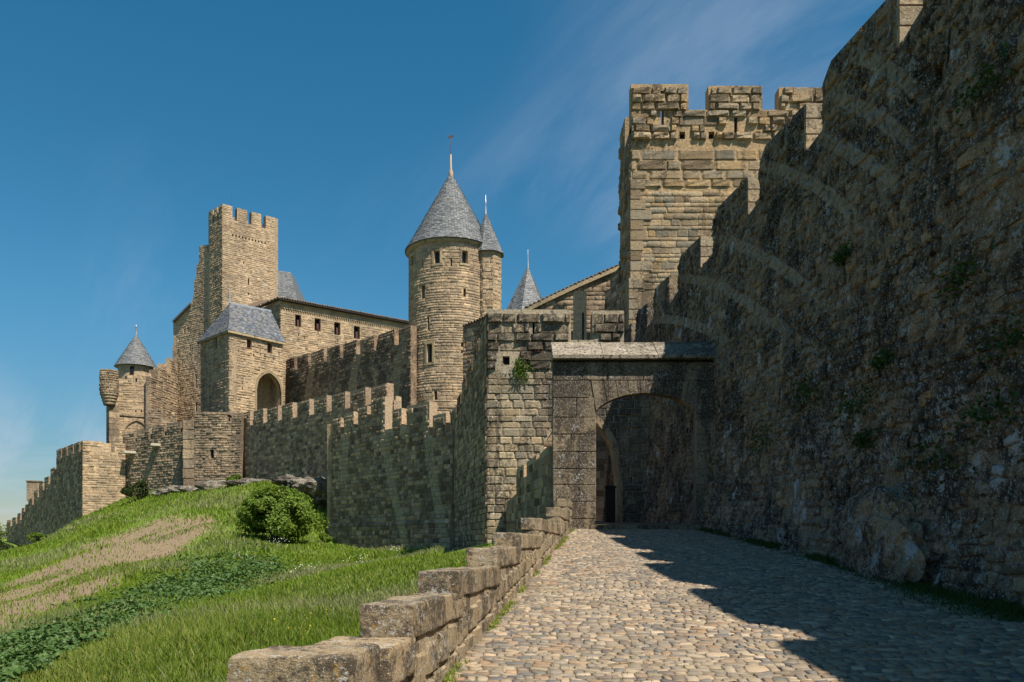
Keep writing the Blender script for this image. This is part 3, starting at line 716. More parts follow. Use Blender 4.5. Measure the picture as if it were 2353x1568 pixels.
def make_hill():
    ys = np.concatenate([np.arange(2.5, 30, 0.5), np.arange(30, 90, 1.0), np.arange(90, 141, 5.0)]); nx = 150
    V, Fc, S = [], [], []
    for y in ys:
        x1 = edge_x(y) - 0.05 if y < 26.5 else min(4.0, 2.2); x0 = -0.72 * y - 12
        xs = x0 + (x1 - x0) * np.linspace(0, 1, nx) ** 0.9; zz = terr(xs, np.full(nx, y))
        px, py = vpix(xs, y, zz); s = in_poly(px, py, SOIL).astype(float)
        V.append(np.stack([xs, np.full(nx, y), zz + 0.10 * np.sin(xs * 0.9 + y * 0.5) * np.clip((y - 12) / 20, 0, 1) * np.clip((88 - y) / 20, 0, 1)], 1)); S.append(s)
    ny = len(ys); V = np.concatenate(V); S = np.stack(S)
    for _ in range(3):
        S = (S + np.roll(S, 1, 1) + np.roll(S, -1, 1)) / 3; S = (S + np.roll(S, 1, 0) + np.roll(S, -1, 0)) / 3
    j, i = np.meshgrid(np.arange(ny - 1), np.arange(nx - 1), indexing='ij'); a = (j * nx + i).ravel()
    Fq = np.stack([a, a + 1, a + nx + 1, a + nx], 1)
    o = big_mesh('grassy_hillside', V, Fq, M['terrain'], None, None, True)
    at = o.data.attributes.new('soil', 'FLOAT', 'POINT'); at.data.foreach_set('value', S.ravel().astype(np.float32))
    tag(o, 'grassy hillside with a bare earth patch below the ramparts', kind='structure')
    o2 = mesh_obj('far_ground', [(-6000, -200, -22), (6000, -200, -22), (6000, 9000, -22), (-6000, 9000, -22)], [(0, 1, 2, 3)], M['far_ground'])
    tag(o2, 'low country far beyond the hill', kind='structure')
make_hill()

# ------------------------------------------------------------------ the tall rubble wall on the right
def big_wall():
    root = empty('rampart_wall', (XB(20), 20, ramp_z(20)), 'tall dark rubble rampart wall blotched with white lichen, right of the ramp', 'wall')
    y0, y1 = -8.0, 47.6
    def bat(z, q):
        y = y0 + q; g = ramp_z(y); f = min(max((9.2 - z) / (9.2 - g), 0), 1.15)
        return 0.5 * f + 0.10 * math.sin(y * 0.55 + 1.0) * f * (1 - 0.5 * f) + (0.18 * max(0.0, (g + 2.2 - z) / 2.2) ** 2)
    surf = Plane((XM(y0), y0), (XM(y1), y1), bat); k = surf.L / (y1 - y0)
    # merlons: (near end, far end); each top falls a little towards the camera
    spans = [(-6.6, -3.5), (-2.6, 0.1), (1.0, 3.75), (4.65, 7.45), (8.35, 10.95), (11.85, 13.45), (14.4, 17.7), (18.7, 21.9), (22.95, 26.5), (28.2, 31.6), (33.2, 36.4), (38.0, 41.0), (42.4, 45.4)]
    def ztop(y): return 10.45 + 0.062 * (y - 17.7) if y > 12 else 9.62 + 0.088 * y
    top = [(0.0, 7.5)]; prev = 0.0
    for a, b in spans:
        zb = ztop(b); za = zb - 0.115 * (b - a); sa, sb = (a - y0) * k, (b - y0) * k; sill = za - 1.15
        top[-1] = (top[-1][0], sill + 0.0) if len(top) == 1 else top[-1]
        top += [(sa, sill), (sa, za - 0.02), (sa + 0.35, za + 0.05), (sb - 0.45, zb + 0.02), (sb, zb - 0.22), (sb, sill + 0.30)]
    top += [(surf.L, top[-1][1])]
    bot = [(0, ramp_z(y0) - 0.6), (GATE_Y - y0, ramp_z(GATE_Y) - 0.6), (surf.L, ramp_z(y1) - 0.6)]
    holes = []
    for a, b in spans[3:]:
        m = ((a + b) / 2 - y0) * k; z = ztop(b) - 2.55
        holes.append(rect_hole(m - 0.035, m + 0.035, z, z + 1.75))
    for i in range(10):          # putlog and drain holes below the merlons
        q = (9.0 + i * 3.9 - y0) * k; z = ztop(9 + i * 3.9) - 2.75; holes.append(rect_hole(q - 0.11, q + 0.11, z, z + 0.34))
    wall = Wall(surf, top, bot, 0.75, holes); wall.dz = 0.8; wall.extra = [i * 1.0 for i in range(1, int(surf.L))]
    wall.core('wall_core', M['big'], root, 0.012)
    # slits and drain holes are blind: a dark backing a hand's breadth in
    for h in holes:
        q, z = (h['s0'] + h['s1']) / 2, h['lo'][0][1]; w, hh = h['s1'] - h['s0'], h['hi'][0][1] - z
        window(root, surf, q, z, w + 0.02, hh + 0.02, 0.30, False, 'dark', name='arrow_slit' if w < 0.1 else 'drain_hole')
    r = wall.layout((0.13, 0.24), (0.14, 0.46), slope=0.05, gap=0.0)
    r = [x for x in r if (x[0] + x[1]) / 2 / k + y0 > 5.0]
    # knock stones out of line so that the coursing is uneven
    rr = []
    for (a, b, c, d) in r:
        if random.random() < 0.10: continue                      # lost stones, mortar showing
        e = random.uniform(-0.05, 0.05); g = random.uniform(-0.03, 0.05); rr.append((a + e - g, b + e + g, c + random.uniform(-0.04, 0.03), d + random.uniform(-0.03, 0.04)))
    place_stones(surf, rr, M['big'], root, 'rubble', False, (-0.005, 0.065), 300, 9, 0.05, spin=0.16)
    # merlon ends facing down the ramp; paler colour paints the sun on them
    for a, b in spans[4:10]:
        zb = ztop(b); za = zb - 0.115 * (b - a); z = za - 1.12
        for i in range(3):
            hh = 1.10 / 3; x0 = XM(a)
            box('end_stone', (x0 + 0.375, a - 0.03, z + hh * (i + 0.5)), (0.76, 0.10, hh - 0.014), M['big_end'], root, 0, 0.012)
    return root
BIG = big_wall()

# ------------------------------------------------------------------ gateway across the ramp
def gateway():
    root = empty('gateway', (4.0, GATE_Y, ramp_z(GATE_Y)), 'dark stone gateway with a low arch and a sloping coping across the ramp', 'gateway')
    X0, X1 = 1.30, 6.75; surf = Plane((X0, GATE_Y), (X1, GATE_Y)); gz = ramp_z(GATE_Y)
    a, b = 2.68 - X0, 5.87 - X0; hole = arch_hole(a, b, gz - 0.5, 4.30, segmental(0.58), 16)
    wall = Wall(surf, [(0, 5.88), (surf.L, 5.88)], [(0, gz - 0.4), (surf.L, gz - 0.4)], 0.42, [hole])
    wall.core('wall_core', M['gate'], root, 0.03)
    c, half = (a + b) / 2, (b - a) / 2
    def arch_z(q): return 4.30 + segmental(0.58)((q - a) / (b - a)) if a <= q <= b else 4.3
    rects = []; zs = [gz - 0.3, gz + 0.32, 1.42, 1.95, 2.46, 3.0, 3.56, 4.10, 4.72, 5.28, 5.86]
    for i, (z0, z1) in enumerate(zip(zs, zs[1:])):
        if z1 < 4.2:
            cuts = [0, a * (0.42 if i % 2 else 0.60), a] if i % 3 else [0, a]
            rects += [(p + 0.009, q - 0.009, z0 + 0.009, z1 - 0.009) for p, q in zip(cuts, cuts[1:])]
            cuts = [b, b + (surf.L - b) * (0.5 if i % 2 else 0.35), surf.L]
            rects += [(p + 0.009, q - 0.009, z0 + 0.009, z1 - 0.009) for p, q in zip(cuts, cuts[1:])]
        elif z0 < 5.2:
            cuts = [0, a * 0.55, a - 0.05] if i % 2 else [0, a - 0.22]
            rects += [(p + 0.009, q - 0.009, z0 + 0.009, z1 - 0.009) for p, q in zip(cuts, cuts[1:])]
            rects += [(p + 0.009, q - 0.009, z0 + 0.009, z1 - 0.009) for p, q in [(b + 0.1, surf.L)]]
        else:
            cuts = [0, 0.95, 1.75, 2.9, 4.0, surf.L]; rects += [(p + 0.009, q - 0.009, z0 + 0.009, z1 - 0.009) for p, q in zip(cuts, cuts[1:])]
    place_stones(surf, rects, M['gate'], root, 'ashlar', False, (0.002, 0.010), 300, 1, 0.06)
    n = 9     # voussoirs over the arch, cut up to the course above
    for i in range(n):
        q0, q1 = a + (b - a) * i / n + 0.010, a + (b - a) * (i + 1) / n - 0.010; m = 4
        lo = [(q0 + (q1 - q0) * j / m, arch_z(q0 + (q1 - q0) * j / m) + 0.004) for j in range(m + 1)]
        fan = 0.10; t0, t1 = c + (q0 - c) * (1 + fan), c + (q1 - c) * (1 + fan)
        poly = lo + [(t1, 5.27), (t0, 5.27)]
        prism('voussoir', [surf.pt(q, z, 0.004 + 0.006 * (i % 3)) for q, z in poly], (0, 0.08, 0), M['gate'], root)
    # sloping coping of four slabs
    cuts = [X0 - 0.02, 2.88, 4.62, 6.22, 6.95]
    for p, q in zip(cuts, cuts[1:]):
        y0, y1, zl, zh = GATE_Y - 0.22, GATE_Y + 0.80, 5.94, 6.70
        j = random.uniform(-0.012, 0.012)
        prism('coping_slab', [(p + 0.008, y0, zl + j), (p + 0.008, y0, zl + 0.11 + j), (p + 0.008, y1, zh + j), (p + 0.008, y1 + 0.06, zh - 0.12 + j), (p + 0.008, GATE_Y + 0.45, zl + j)], (q - p - 0.016, 0, 0), M['coping'], root)
    # back skin that carries the coping behind the arch
    box('coping_bed', ((X0 + X1) / 2, GATE_Y + 0.64, 5.55), (X1 - X0 - 0.1, 0.43, 0.76), M['gate'], root)
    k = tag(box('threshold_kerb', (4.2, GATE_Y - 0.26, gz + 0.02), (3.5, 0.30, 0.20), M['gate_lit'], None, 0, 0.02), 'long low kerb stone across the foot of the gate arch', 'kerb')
gateway()

# ------------------------------------------------------------------ bastion behind the gate, second archway
BY = 36.0
def bastion():
    x0, x1 = wx(1118, BY), 6.6
    root = empty('bastion', (x0, BY, -0.4), 'sunlit bastion wall with bossed blackened merlons behind the gateway', 'wall')
    surf = Plane((x0, BY), (x1, BY)); zt, sill = wz(711, BY), wz(781, BY)
    s1, s2, s3 = wx(1312, BY) - x0, wx(1362, BY) - x0, wx(1434, BY) - x0
    top = [(0, zt), (s1, zt), (s1, sill), (s2, sill), (s2, zt - 0.05), (s3, zt - 0.05), (s3, sill - 0.5), (surf.L, sill - 0.5)]
    a, b = 1.20 - x0, 4.72 - x0
    hole = arch_hole(a, b, -1.0, 3.24, pointed(1.76, 3.38), 16)
    sl = wx(1226, BY) - x0
    holes = [hole, rect_hole(sl - 0.05, sl + 0.05, wz(830, BY), wz(738, BY)), rect_hole(wx(1155, BY) - x0, wx(1171, BY) - x0, wz(838, BY), wz(818, BY))]
    wall = Wall(surf, top, [(0, -1.2), (surf.L, -1.2)], 1.1, holes)
    wall.core('wall_core', M['bastion'], root, 0.015)
    for h in holes[1:]:
        q, z = (h['s0'] + h['s1']) / 2, h['lo'][0][1]; window(root, surf, q, z, h['s1'] - h['s0'] + 0.02, h['hi'][0][1] - z + 0.02, 0.35, False, 'dark', name='arrow_slit')
    zb = wz(850, BY)
    r1 = wall.layout((0.38, 0.46), (0.55, 1.25), z0=zb, gap=0.035); r2 = wall.layout((0.24, 0.40), (0.40, 0.85), z1=zb - 0.36, gap=0.022)
    boss = [x for x in r1 if random.random() < 0.72]; flat = [x for x in r1 if x not in boss]
    place_stones(surf, boss, M['bastion_top'], root, 'boss', False, (0.08, 0.17), 300, 1, 0.08)
    place_stones(surf, flat, M['bastion_top'], root, 'ashlar', False, (0.01, 0.03), 300, 1, 0.08)
    place_stones(surf, r2, M['bastion'], root, 'rough', False, (0.01, 0.05), 300, 1, 0.08, mats=lambda q, z: M['gate'] if q > 2.3 else M['bastion'])  # part behind the gateway takes darker gate stone, painting in its shade
    # inner edge of the second arch, its sunlit look painted as paler stone
    V, Fc = [], []
    for q, z in [(b, 0.8), (b, 2.0)] + list(reversed([(h_, z_) for h_, z_ in hole['hi'] if h_ > (a + b) / 2])):
        V += [surf.pt(q - 0.02, z, 0.05), surf.pt(q + 0.26, z + (0.1 if z > 3.3 else 0), 0.05), surf.pt(q + 0.26, z + (0.1 if z > 3.3 else 0), -0.3), surf.pt(q - 0.02, z, -0.9)]
    n = len(V) // 4
    for i in range(n - 1):
        for j in range(4): k = (j + 1) % 4; Fc.append((4 * i + j, 4 * i + k, 4 * i + 4 + k, 4 * i + 4 + j))
    mesh_obj('arch_rib', V, Fc, M['gate_lit'], root)
    # side going back and left, seen very obliquely
    P, R = (x0, BY), C1_R
    r2t = empty('flank_wall', (R[0], R[1], -0.5), 'grey flank wall running back from the bastion corner, seen edge on, mossy streaks', 'wall')
    sf = Plane(P, R); zr = wz(940, R[1])
    top = merlons(0, sf.L, zt, zr, 1.9, 0.8, 0.9, 'm', True, 0.1)
    w2 = Wall(sf, top, [(0, -1.6), (sf.L, -1.6)], 0.8)
    w2.core('wall_core', M['curtain'], r2t)
    place_stones(sf, w2.layout((0.22, 0.36), (0.35, 0.8)), M['curtain'], r2t, 'rough', True, (0.01, 0.07), 300, 9, 0.06)
    return root
bastion()
def low_wall():
    P, Q = (1.16, 26.1), (-0.25, 35.8); sf = Plane(P, Q)
    root = empty('crenellated_low_wall', (0.6, 30, -0.6), 'low crenellated wall in shadow between the gateway and the bastion', 'wall')
    z = wz(1036, 26.5); top = [(0, z + 0.1), (1.5, z), (1.5, z - 0.1), (2.1, z - 0.1), (2.1, z + 0.05), (4.2, z + 0.02), (4.2, z - 0.5), (4.9, z - 0.5), (4.9, z), (6.8, z), (6.8, z - 1.0), (sf.L, z - 1.2)]
    w = Wall(sf, top, [(0, -1.5), (sf.L, -1.5)], 0.5); w.core('wall_core', M['curtain'], root)
    place_stones(sf, w.layout((0.25, 0.4), (0.4, 0.9)), M['curtain'], root, 'rough', True, (0.01, 0.05), 300, 9)
low_wall()
def beyond_gate():
    Y = 50.0; sf = Plane((-0.5, Y), (8.5, Y)); root = empty('inner_wall', (4, Y, 1), 'plain masonry wall far inside, seen through the archway', 'wall')
    w = Wall(sf, [(0, 7.5), (sf.L, 7.5)], [(0, 0), (sf.L, 0)], 0.6); w.core('wall_core', M['curtain'], root)
    place_stones(sf, w.layout((0.3, 0.45), (0.5, 0.9)), M['curtain'], root, 'ashlar', True, (0.005, 0.03), 60, 9)
    x, y = wx(1402, 34.5), 34.5; z = ramp_z(y)
    pr = empty('timber_barrier', (x, y, z), 'dark timber barrier post standing inside the archway', 'barrier')
    box('post', (x, y, z + 0.75), (0.42, 0.30, 1.5), M['timber'], pr, 0, 0.02); box('cap', (x, y, z + 1.53), (0.50, 0.38, 0.08), M['timber'], pr, 0, 0.015)
beyond_gate()

# ------------------------------------------------------------------ square tower behind the right wall
def square_tower():
    Y = 48.2; x0, x1 = wx(1450, Y), 20.5
    root = empty('square_tower', (x0, Y, 5), 'golden square tower with bossed stones and broad merlons above the right wall', 'tower')
    surf = Plane((x0, Y), (x1, Y)); zt = wz(193, Y); sill = wz(252, Y)
    E = [(wx(v, Y) - x0) for v in (1582, 1628, 1752, 1790, 1915, 1952, 2080)]
    top = [(0, zt), (E[0], zt), (E[0], sill), (E[1], sill), (E[1], zt - 0.1), (E[2], zt - 0.1), (E[2], sill), (E[3], sill), (E[3], zt - 0.2), (E[4], zt - 0.2), (E[4], sill), (E[5], sill), (E[5], zt - 0.2), (surf.L, zt - 0.2)]
    bat = lambda z, q: 0.0
    holes = []
    for v in (1522, 1691, 1862):
        q = wx(v, Y) - x0; holes.append(rect_hole(q - 0.10, q + 0.10, wz(318, Y), wz(208, Y)))
    for v in (1568, 1635, 1742, 1800):
        q = wx(v, Y) - x0; holes.append(rect_hole(q - 0.17, q + 0.17, wz(319, Y), wz(302, Y)))
    wall = Wall(surf, top, [(0, 3), (surf.L, 3)], 0.8, holes); wall.core('wall_core', M['square'], root, 0.015)
    for h in holes[3:]:
        q, z = (h['s0'] + h['s1']) / 2, h['lo'][0][1]; window(root, surf, q, z, 0.36, h['hi'][0][1] - z + 0.02, 0.4, False, 'dark', name='beam_hole')
    zb, zc = wz(322, Y), wz(430, Y)
    r1 = wall.layout((0.40, 0.52), (0.7, 1.5), z0=zb, gap=0.04); r2 = wall.layout((0.48, 0.72), (0.8, 2.3), z0=zc, z1=zb - 0.6, gap=0.03); r3 = wall.layout((0.22, 0.46), (0.35, 1.2), z1=zc - 0.40, gap=0.016)
    boss = [x for x in r1 if random.random() < 0.85]; flat = [x for x in r1 if x not in boss]
    place_stones(surf, boss, M['square'], root, 'boss', False, (0.10, 0.22), 200, 1, 0.08)
    place_stones(surf, flat, M['square'], root, 'ashlar', False, (0.02, 0.04), 100, 1, 0.08)
    place_stones(surf, r2, M['square'], root, 'boss', False, (0.03, 0.10), 150, 1, 0.08)
    place_stones(surf, r3, M['square'], root, 'rough', True, (0.0, 0.035), 250, 9, 0.09)
    # left flank with a back merlon
    sf = Plane((x0, Y + 0.02), (x0, Y + 4.6)); z2 = zt - 0.9
    w2 = Wall(sf, [(0, z2 - 1.6), (2.6, z2 - 1.6), (2.6, zt - 0.6), (4.58, zt - 0.6)], [(0, 3), (4.58, 3)], 0.8, [])
    w2.core('flank_core', M['square'], root)
    place_stones(sf, w2.layout((0.4, 0.6), (0.6, 1.5)), M['square'], root, 'boss', False, (0.04, 0.2), 60, 9, 0.06)
    # offsets where the corner thickens downwards
    for vy, pr in ((412, 0.07), (640, 0.17)):
        z = wz(vy, Y); zl = 6.0 + random.random() * 0.1
        n = int((z - zl) / 0.6)
        for i in range(n):
            hh = (z - zl) / n; wdt = random.uniform(0.5, 1.5)
            box('corner_stone', (x0 + wdt / 2 - pr, Y + 0.52 - pr * 0.5, zl + hh * (i + 0.5)), (wdt, 1.1, hh - 0.012), M['square'], root, 0, 0.03)
    # wall and roofs closing the back of the tower
    prism('roof_deck', [(x0 + 0.5, Y + 0.5, sill - 1.2), (x1, Y + 0.5, sill - 1.2), (x1, Y + 4.6, sill - 1.2), (x0 + 0.5, Y + 4.6, sill - 1.2)], (0, 0, 0.2), M['square'], root)
square_tower()

def tile_line(root, A, B, size, mat, n=None):
    """a row of half-round clay tiles along A-B, ends showing"""
    A, B = Vector(A), Vector(B); L = (B - A).length; n = n or int(L / size); t = (B - A) / L; up = Vector((0, 0, 1)); out = t.cross(up); out.normalize()
    if out.y > 0: out = -out
    key = 'tile%.2f' % size
    if key not in UMESH:
        V, Fc = [], []; m = 6
        for yy in (0.0, 1.0):
            for i in range(m + 1):
                a = math.pi * i / m
                for r in (0.5, 0.36): V.append((r * math.cos(a), yy, r * math.sin(a)))
        w = 2 * (m + 1)
        for i in range(m):
            k = 2 * i
            Fc += [(k, k + 2, k + 3, k + 1), (k, w + k, w + k + 2, k + 2), (k + 1, k + 3, w + k + 3, w + k + 1)]
        me = bpy.data.meshes.new('tile'); me.from_pydata(V, [], Fc); me.materials.append(mat); UMESH[key] = me
    base = Vector(root.matrix_basis.translation)
    for i in range(n):
        c = A + (B - A) * (i + 0.5) / n + out * random.uniform(-0.03, 0.06) - base
        ob = bpy.data.objects.new('tile', UMESH[key]); COL.objects.link(ob); ob.parent = root
        x, y, z = t * (L / n), -out * 0.7 + Vector((0, 0, 0.16)), up * size
        ob.matrix_basis = Matrix(((x.x, y.x, z.x, c.x), (x.y, y.y, z.y, c.y), (x.z, y.z, z.z, c.z), (0, 0, 0, 1)))

def rear_building():
    Y = 57.0; root = empty('lean_to_building', (5, Y, 8), 'low building with a sloping clay tiled roof edge between bastion and square tower', 'building')
    x0, x1 = wx(1205, Y), wx(1452, Y); surf = Plane((x0, Y), (x1, Y))
    top = [(0, wz(712, Y)), (wx(1262, Y) - x0, wz(684, Y)), (wx(1335, Y) - x0, wz(650, Y)), (wx(1400, Y) - x0, wz(622, Y)), (surf.L, wz(600, Y))]
    w = Wall(surf, top, [(0, 4), (surf.L, 4)], 1.0); w.core('wall_core', M['castle_weathered'], root)
    place_stones(surf, w.layout((0.25, 0.4), (0.4, 0.9)), M['castle_weathered'], root, 'rough', True, (0.01, 0.05), 60, 9)
    for (a, za), (b, zb) in zip(top, top[1:]):
        tile_line(root, surf.pt(a, za, 0.2), surf.pt(b, zb, 0.2), 0.30, M['tile'])
        prism('eaves_board', [surf.pt(a, za - 0.28, 0.0), surf.pt(b, zb - 0.28, 0.0), surf.pt(b, zb, 0.0), surf.pt(a, za, 0.0)], (0, -0.22, 0), M['plaster'], root)
        prism('roof_slope', [surf.pt(a, za + 0.02, 0.1), surf.pt(b, zb + 0.02, 0.1), surf.pt(b, zb + 0.6, -3), surf.pt(a, za + 0.6, -3)], (0, 0, 0.08), M['tile'], root)
    # projecting pilaster with a slit, catching the sun
    xa = wx(1322, Y - 2.5); zt = wz(668, Y - 2.5)
    pil = empty('buttress', (xa, Y - 2.5, 6), 'narrow pale buttress with a dark slit below the tiled roof', 'buttress')
    box('shaft', (xa + 0.35, Y - 2.0, (zt + 5) / 2), (0.85, 1.0, zt - 5), M['castle'], pil, 0, 0.03)
    box('arrow_slit', (xa + 0.52, Y - 2.51, zt - 2.6), (0.12, 0.06, 2.2), M['dark'], pil)
    # dark wall reaching from the building to the square tower
    s2 = Plane((wx(1398, 52.5), 54.5), (wx(1462, 49), 49.5)); r2 = empty('link_wall', (8, 52, 8), 'shaded crenellated wall against the foot of the square tower', 'wall')
    zt = wz(632, 53); t2 = [(0, zt - 0.7), (1.0, zt - 0.7), (1.0, zt), (2.6, zt + 0.2), (2.6, zt - 0.9), (3.3, zt - 0.9), (3.3, zt + 0.6), (s2.L, zt + 0.6)]
    w2 = Wall(s2, t2, [(0, 4), (s2.L, 4)], 0.7); w2.core('wall_core', M['curtain'], r2); place_stones(s2, w2.layout((0.25, 0.4), (0.4, 0.9)), M['curtain'], r2, 'rough', True, (0.01, 0.05), 40, 9)
rear_building()

def cone_roof(root, c, r, z0, z1, flare, rows, w, mat, part='slate_roof', n=40):
    prof = [(r, z0), (r * 0.93 + 0.02, z0 + flare), (0.06, z1)]
    def rad(v):
        z = z0 + (z1 - z0) * v
        if z < z0 + flare: f = (z - z0) / flare; return r + (r * 0.90 - r) * f
        f = (z - z0 - flare) / (z1 - z0 - flare); return r * 0.90 * (1 - f) + 0.05 * f
    S = lambda u, v: Vector((c[0] + rad(v) * math.cos(2 * math.pi * u), c[1] + rad(v) * math.sin(2 * math.pi * u), z0 + (z1 - z0) * v))
    rf = revolve('roof', c, [(r * 0.80, z0 - 0.05)] + [(rad(v) - 0.02, z0 + (z1 - z0) * v) for v in (0, 0.04, 0.08, 0.2, 0.5, 0.8, 1)], mat, root, n)
    slates('slates', S, lambda v: 2 * math.pi * rad(v), rows, w, mat, rf, 0.035)
    return rf
def pyr_roof(root, base, apex, rows, w, mat):
    """base: ring of 3D points, apex point"""
    n = len(base); A = Vector(apex); V = [Vector(p) for p in base] + [A]
    rf = mesh_obj('roof', V, [(i, (i + 1) % n, n) for i in range(n)] + [tuple(range(n - 1, -1, -1))], mat, root)
    for i in range(n):
        p, q = V[i], V[(i + 1) % n]; L = (q - p).length
        if L > 0.2: slates('slates', lambda u, v, p=p, q=q: (p + (q - p) * u) * (1 - v) + A * v, lambda v, L=L: L * (1 - v) + 0.05, rows, w, mat, rf, 0.03)
    return rf

# ------------------------------------------------------------------ round tower of the castle
def round_tower():
    Y = 77.0; cx = wx(1036, Y); R = 96 * K / F * Y
    root = empty('round_tower', (cx, Y, 6), 'tall round castle tower with a pointed slate cone and a stair turret', 'tower')
    zt = wz(585, Y); zb = 4.0
    bat = lambda z, q: 0.16 * max(0.0, min(1.0, (16 - z) / 10))
    surf = Round((cx, Y), R, 170, 370, bat, 8)
    def ang(vx, z):          # drum angle facing the camera at a picture column
        k = (vx * K - CX) / F; best = min(range(1800, 3600, 2), key=lambda a: abs((cx + R * math.cos(math.radians(a / 10))) / (Y + R * math.sin(math.radians(a / 10))) - k)); return best / 10
    wins = [(1004, 605, 576, 14, 'glass'), (1068, 605, 576, 12, 'glass'), (948, 610, 588, 8, 'dark'), (1037, 612, 588, 3, 'dark'), (970, 614, 590, 2.5, 'dark'), (972, 686, 655, 9, 'glass'), (1068, 682, 662, 6, 'dark'),
            (984, 758, 728, 5, 'dark'), (987, 833, 790, 13, 'glass'), (1001, 919, 898, 7, 'dark'), (1062, 812, 786, 5, 'dark')]
    holes, info = [], []
    for vx, vb, vt, w, pane in wins:
        a = ang(vx, 0); q = surf.s_at(a); yy = Y + R * math.sin(math.radians(a)); z0, z1 = wz(vb, yy), wz(vt, yy); ww = w * K / F * yy / max(0.45, -math.sin(math.radians(a)))
        holes.append(rect_hole(q - ww / 2, q + ww / 2, z0, z1)); info.append((q, z0, ww, z1 - z0, pane))
    w = Wall(surf, [(0, zt), (surf.L, zt)], [(0, zb), (surf.L, zb)], 0.7, holes); w.core('drum', M['castle'], root, 0.01)
    for q, z0, ww, hh, pane in info:
        o = window(root, surf, q, z0, ww + 0.04, hh + 0.04, 0.42, False, pane)
        if ww > 0.45:
            for (a0, a1, b0, b1) in ((q - ww / 2 - 0.22, q + ww / 2 + 0.22, z0 - 0.2, z0 - 0.01), (q - ww / 2 - 0.22, q + ww / 2 + 0.22, z0 + hh + 0.01, z0 + hh + 0.26), (q - ww / 2 - 0.2, q - ww / 2 - 0.01, z0, z0 + hh), (q + ww / 2 + 0.01, q + ww / 2 + 0.2, z0, z0 + hh)):
                P = [surf.pt(a0, b0, 0.07), surf.pt(a1, b0, 0.07), surf.pt(a1, b1, 0.07), surf.pt(a0, b1, 0.07)]; nn = surf.pt(q, b0, 0.1) - surf.pt(q, b0, 0)
                prism('frame_stone', P, -nn * 2.2, M['plaster'], o)
    near = lambda q, z: any(abs(q - i[0]) < i[2] / 2 + 0.22 and i[1] - 0.22 < z < i[1] + i[3] + 0.28 for i in info if i[2] > 0.45)
    place_stones(surf, w.layout((0.18, 0.36), (0.30, 0.85), skip=near, gap=0.02), M['castle'], root, 'rough', True, (0.0, 0.022), 300, 7, 0.09)
    revolve('cornice', (cx, Y), [(R - 0.1, zt - 0.30), (R + 0.12, zt - 0.24), (R + 0.22, zt - 0.05), (R + 0.22, zt + 0.02), (R - 0.1, zt + 0.02)], M['plaster'], root, 40)
    za = wz(398, Y); cone_roof(root, (cx, Y), R + 0.36, zt + 0.03, za, 0.7, 44, 0.27, M['slate'])
    zc = wz(355, Y); revolve('finial', (cx, Y), [(0.30, za - 0.75), (0.20, za - 0.2), (0.24, za), (0.10, za + 0.4), (0.06, zc), (0.0, zc + 0.02)], M['lime'], root, 12)
    zs = wz(308, Y); revolve('vane_rod', (cx, Y), [(0.035, zc - 0.1), (0.025, zs), (0.0, zs + 0.02)], M['iron'], root, 6)
    prism('weather_vane', [(cx - 0.28, Y, zs - 0.42), (cx + 0.22, Y, zs - 0.30), (cx + 0.30, Y, zs - 0.12), (cx + 0.02, Y, zs - 0.10), (cx - 0.20, Y, zs - 0.22)], (0, 0.03, 0), M['iron'], root)
    # octagonal stair turret on the right
    tx, ty = wx(1122, 75.2), 75.2; tr = 31.5 * K / F * 75.2
    pts = [(tx + tr * math.cos(math.radians(a)), ty + tr * math.sin(math.radians(a))) for a in (212, 248, 292, 336, 380, 420)]
    zt2 = wz(578, 74.2); zb2 = wz(742, 74.2) - 3
    tur = mesh_obj('stair_turret', [(x, y, z) for z in (zb2, zt2) for x, y in pts], [(i, i + 1, i + 7, i + 6) for i in range(5)] + [(5, 0, 6, 11), (11, 10, 9, 8, 7, 6)], M['castle'], root)
    for i in range(4):
        sf = Plane(pts[i], pts[i + 1]); ww = Wall(sf, [(0, zt2 - 0.1), (sf.L, zt2 - 0.1)], [(0, zb2), (sf.L, zb2)], 0.3)
        place_stones(sf, ww.layout((0.25, 0.42), (0.3, 0.9)), M['castle'], root, 'rough', True, (0.0, 0.05), 40, 9, 0.05)
    tb = [(tx + (tr + 0.25) * math.cos(math.radians(a)), ty + (tr + 0.25) * math.sin(math.radians(a)), zt2) for a in (212, 248, 292, 336, 380, 420, 480, 540)]
    ap = wz(487, 75.2); pyr_roof(root, tb, (tx - 0.25, ty, ap), 24, 0.26, M['slate'])
    revolve('turret_finial', (tx - 0.25, ty), [(0.12, ap - 0.35), (0.09, ap + 0.2), (0.05, ap + 0.7), (0.10, ap + 1.0), (0.04, ap + 1.1), (0.03, ap + 1.6), (0.0, ap + 1.62)], M['lead'], root, 10)
    # small tiled lean-to between tower and flank wall
    Yl = 64.0; lt = empty('tiled_lean_to', (wx(1090, Yl), Yl, 8), 'narrow shaded building with a tiled edge at the foot of the round tower', 'building')
    sf = Plane((wx(1064, Yl), Yl), (wx(1135, Yl), Yl - 2.0)); t = [(0, wz(752, Yl)), (sf.L, wz(722, Yl - 2))]
    ww = Wall(sf, t, [(0, 3), (sf.L, 3)], 1.5); ww.core('wall_core', M['curtain'], lt); place_stones(sf, ww.layout((0.3, 0.4), (0.4, 0.9)), M['curtain'], lt, 'rough', True, (0.01, 0.05), 30, 9)
    tile_line(lt, sf.pt(0, t[0][1], 0.1), sf.pt(sf.L, t[1][1], 0.1), 0.28, M['tile'])
round_tower()
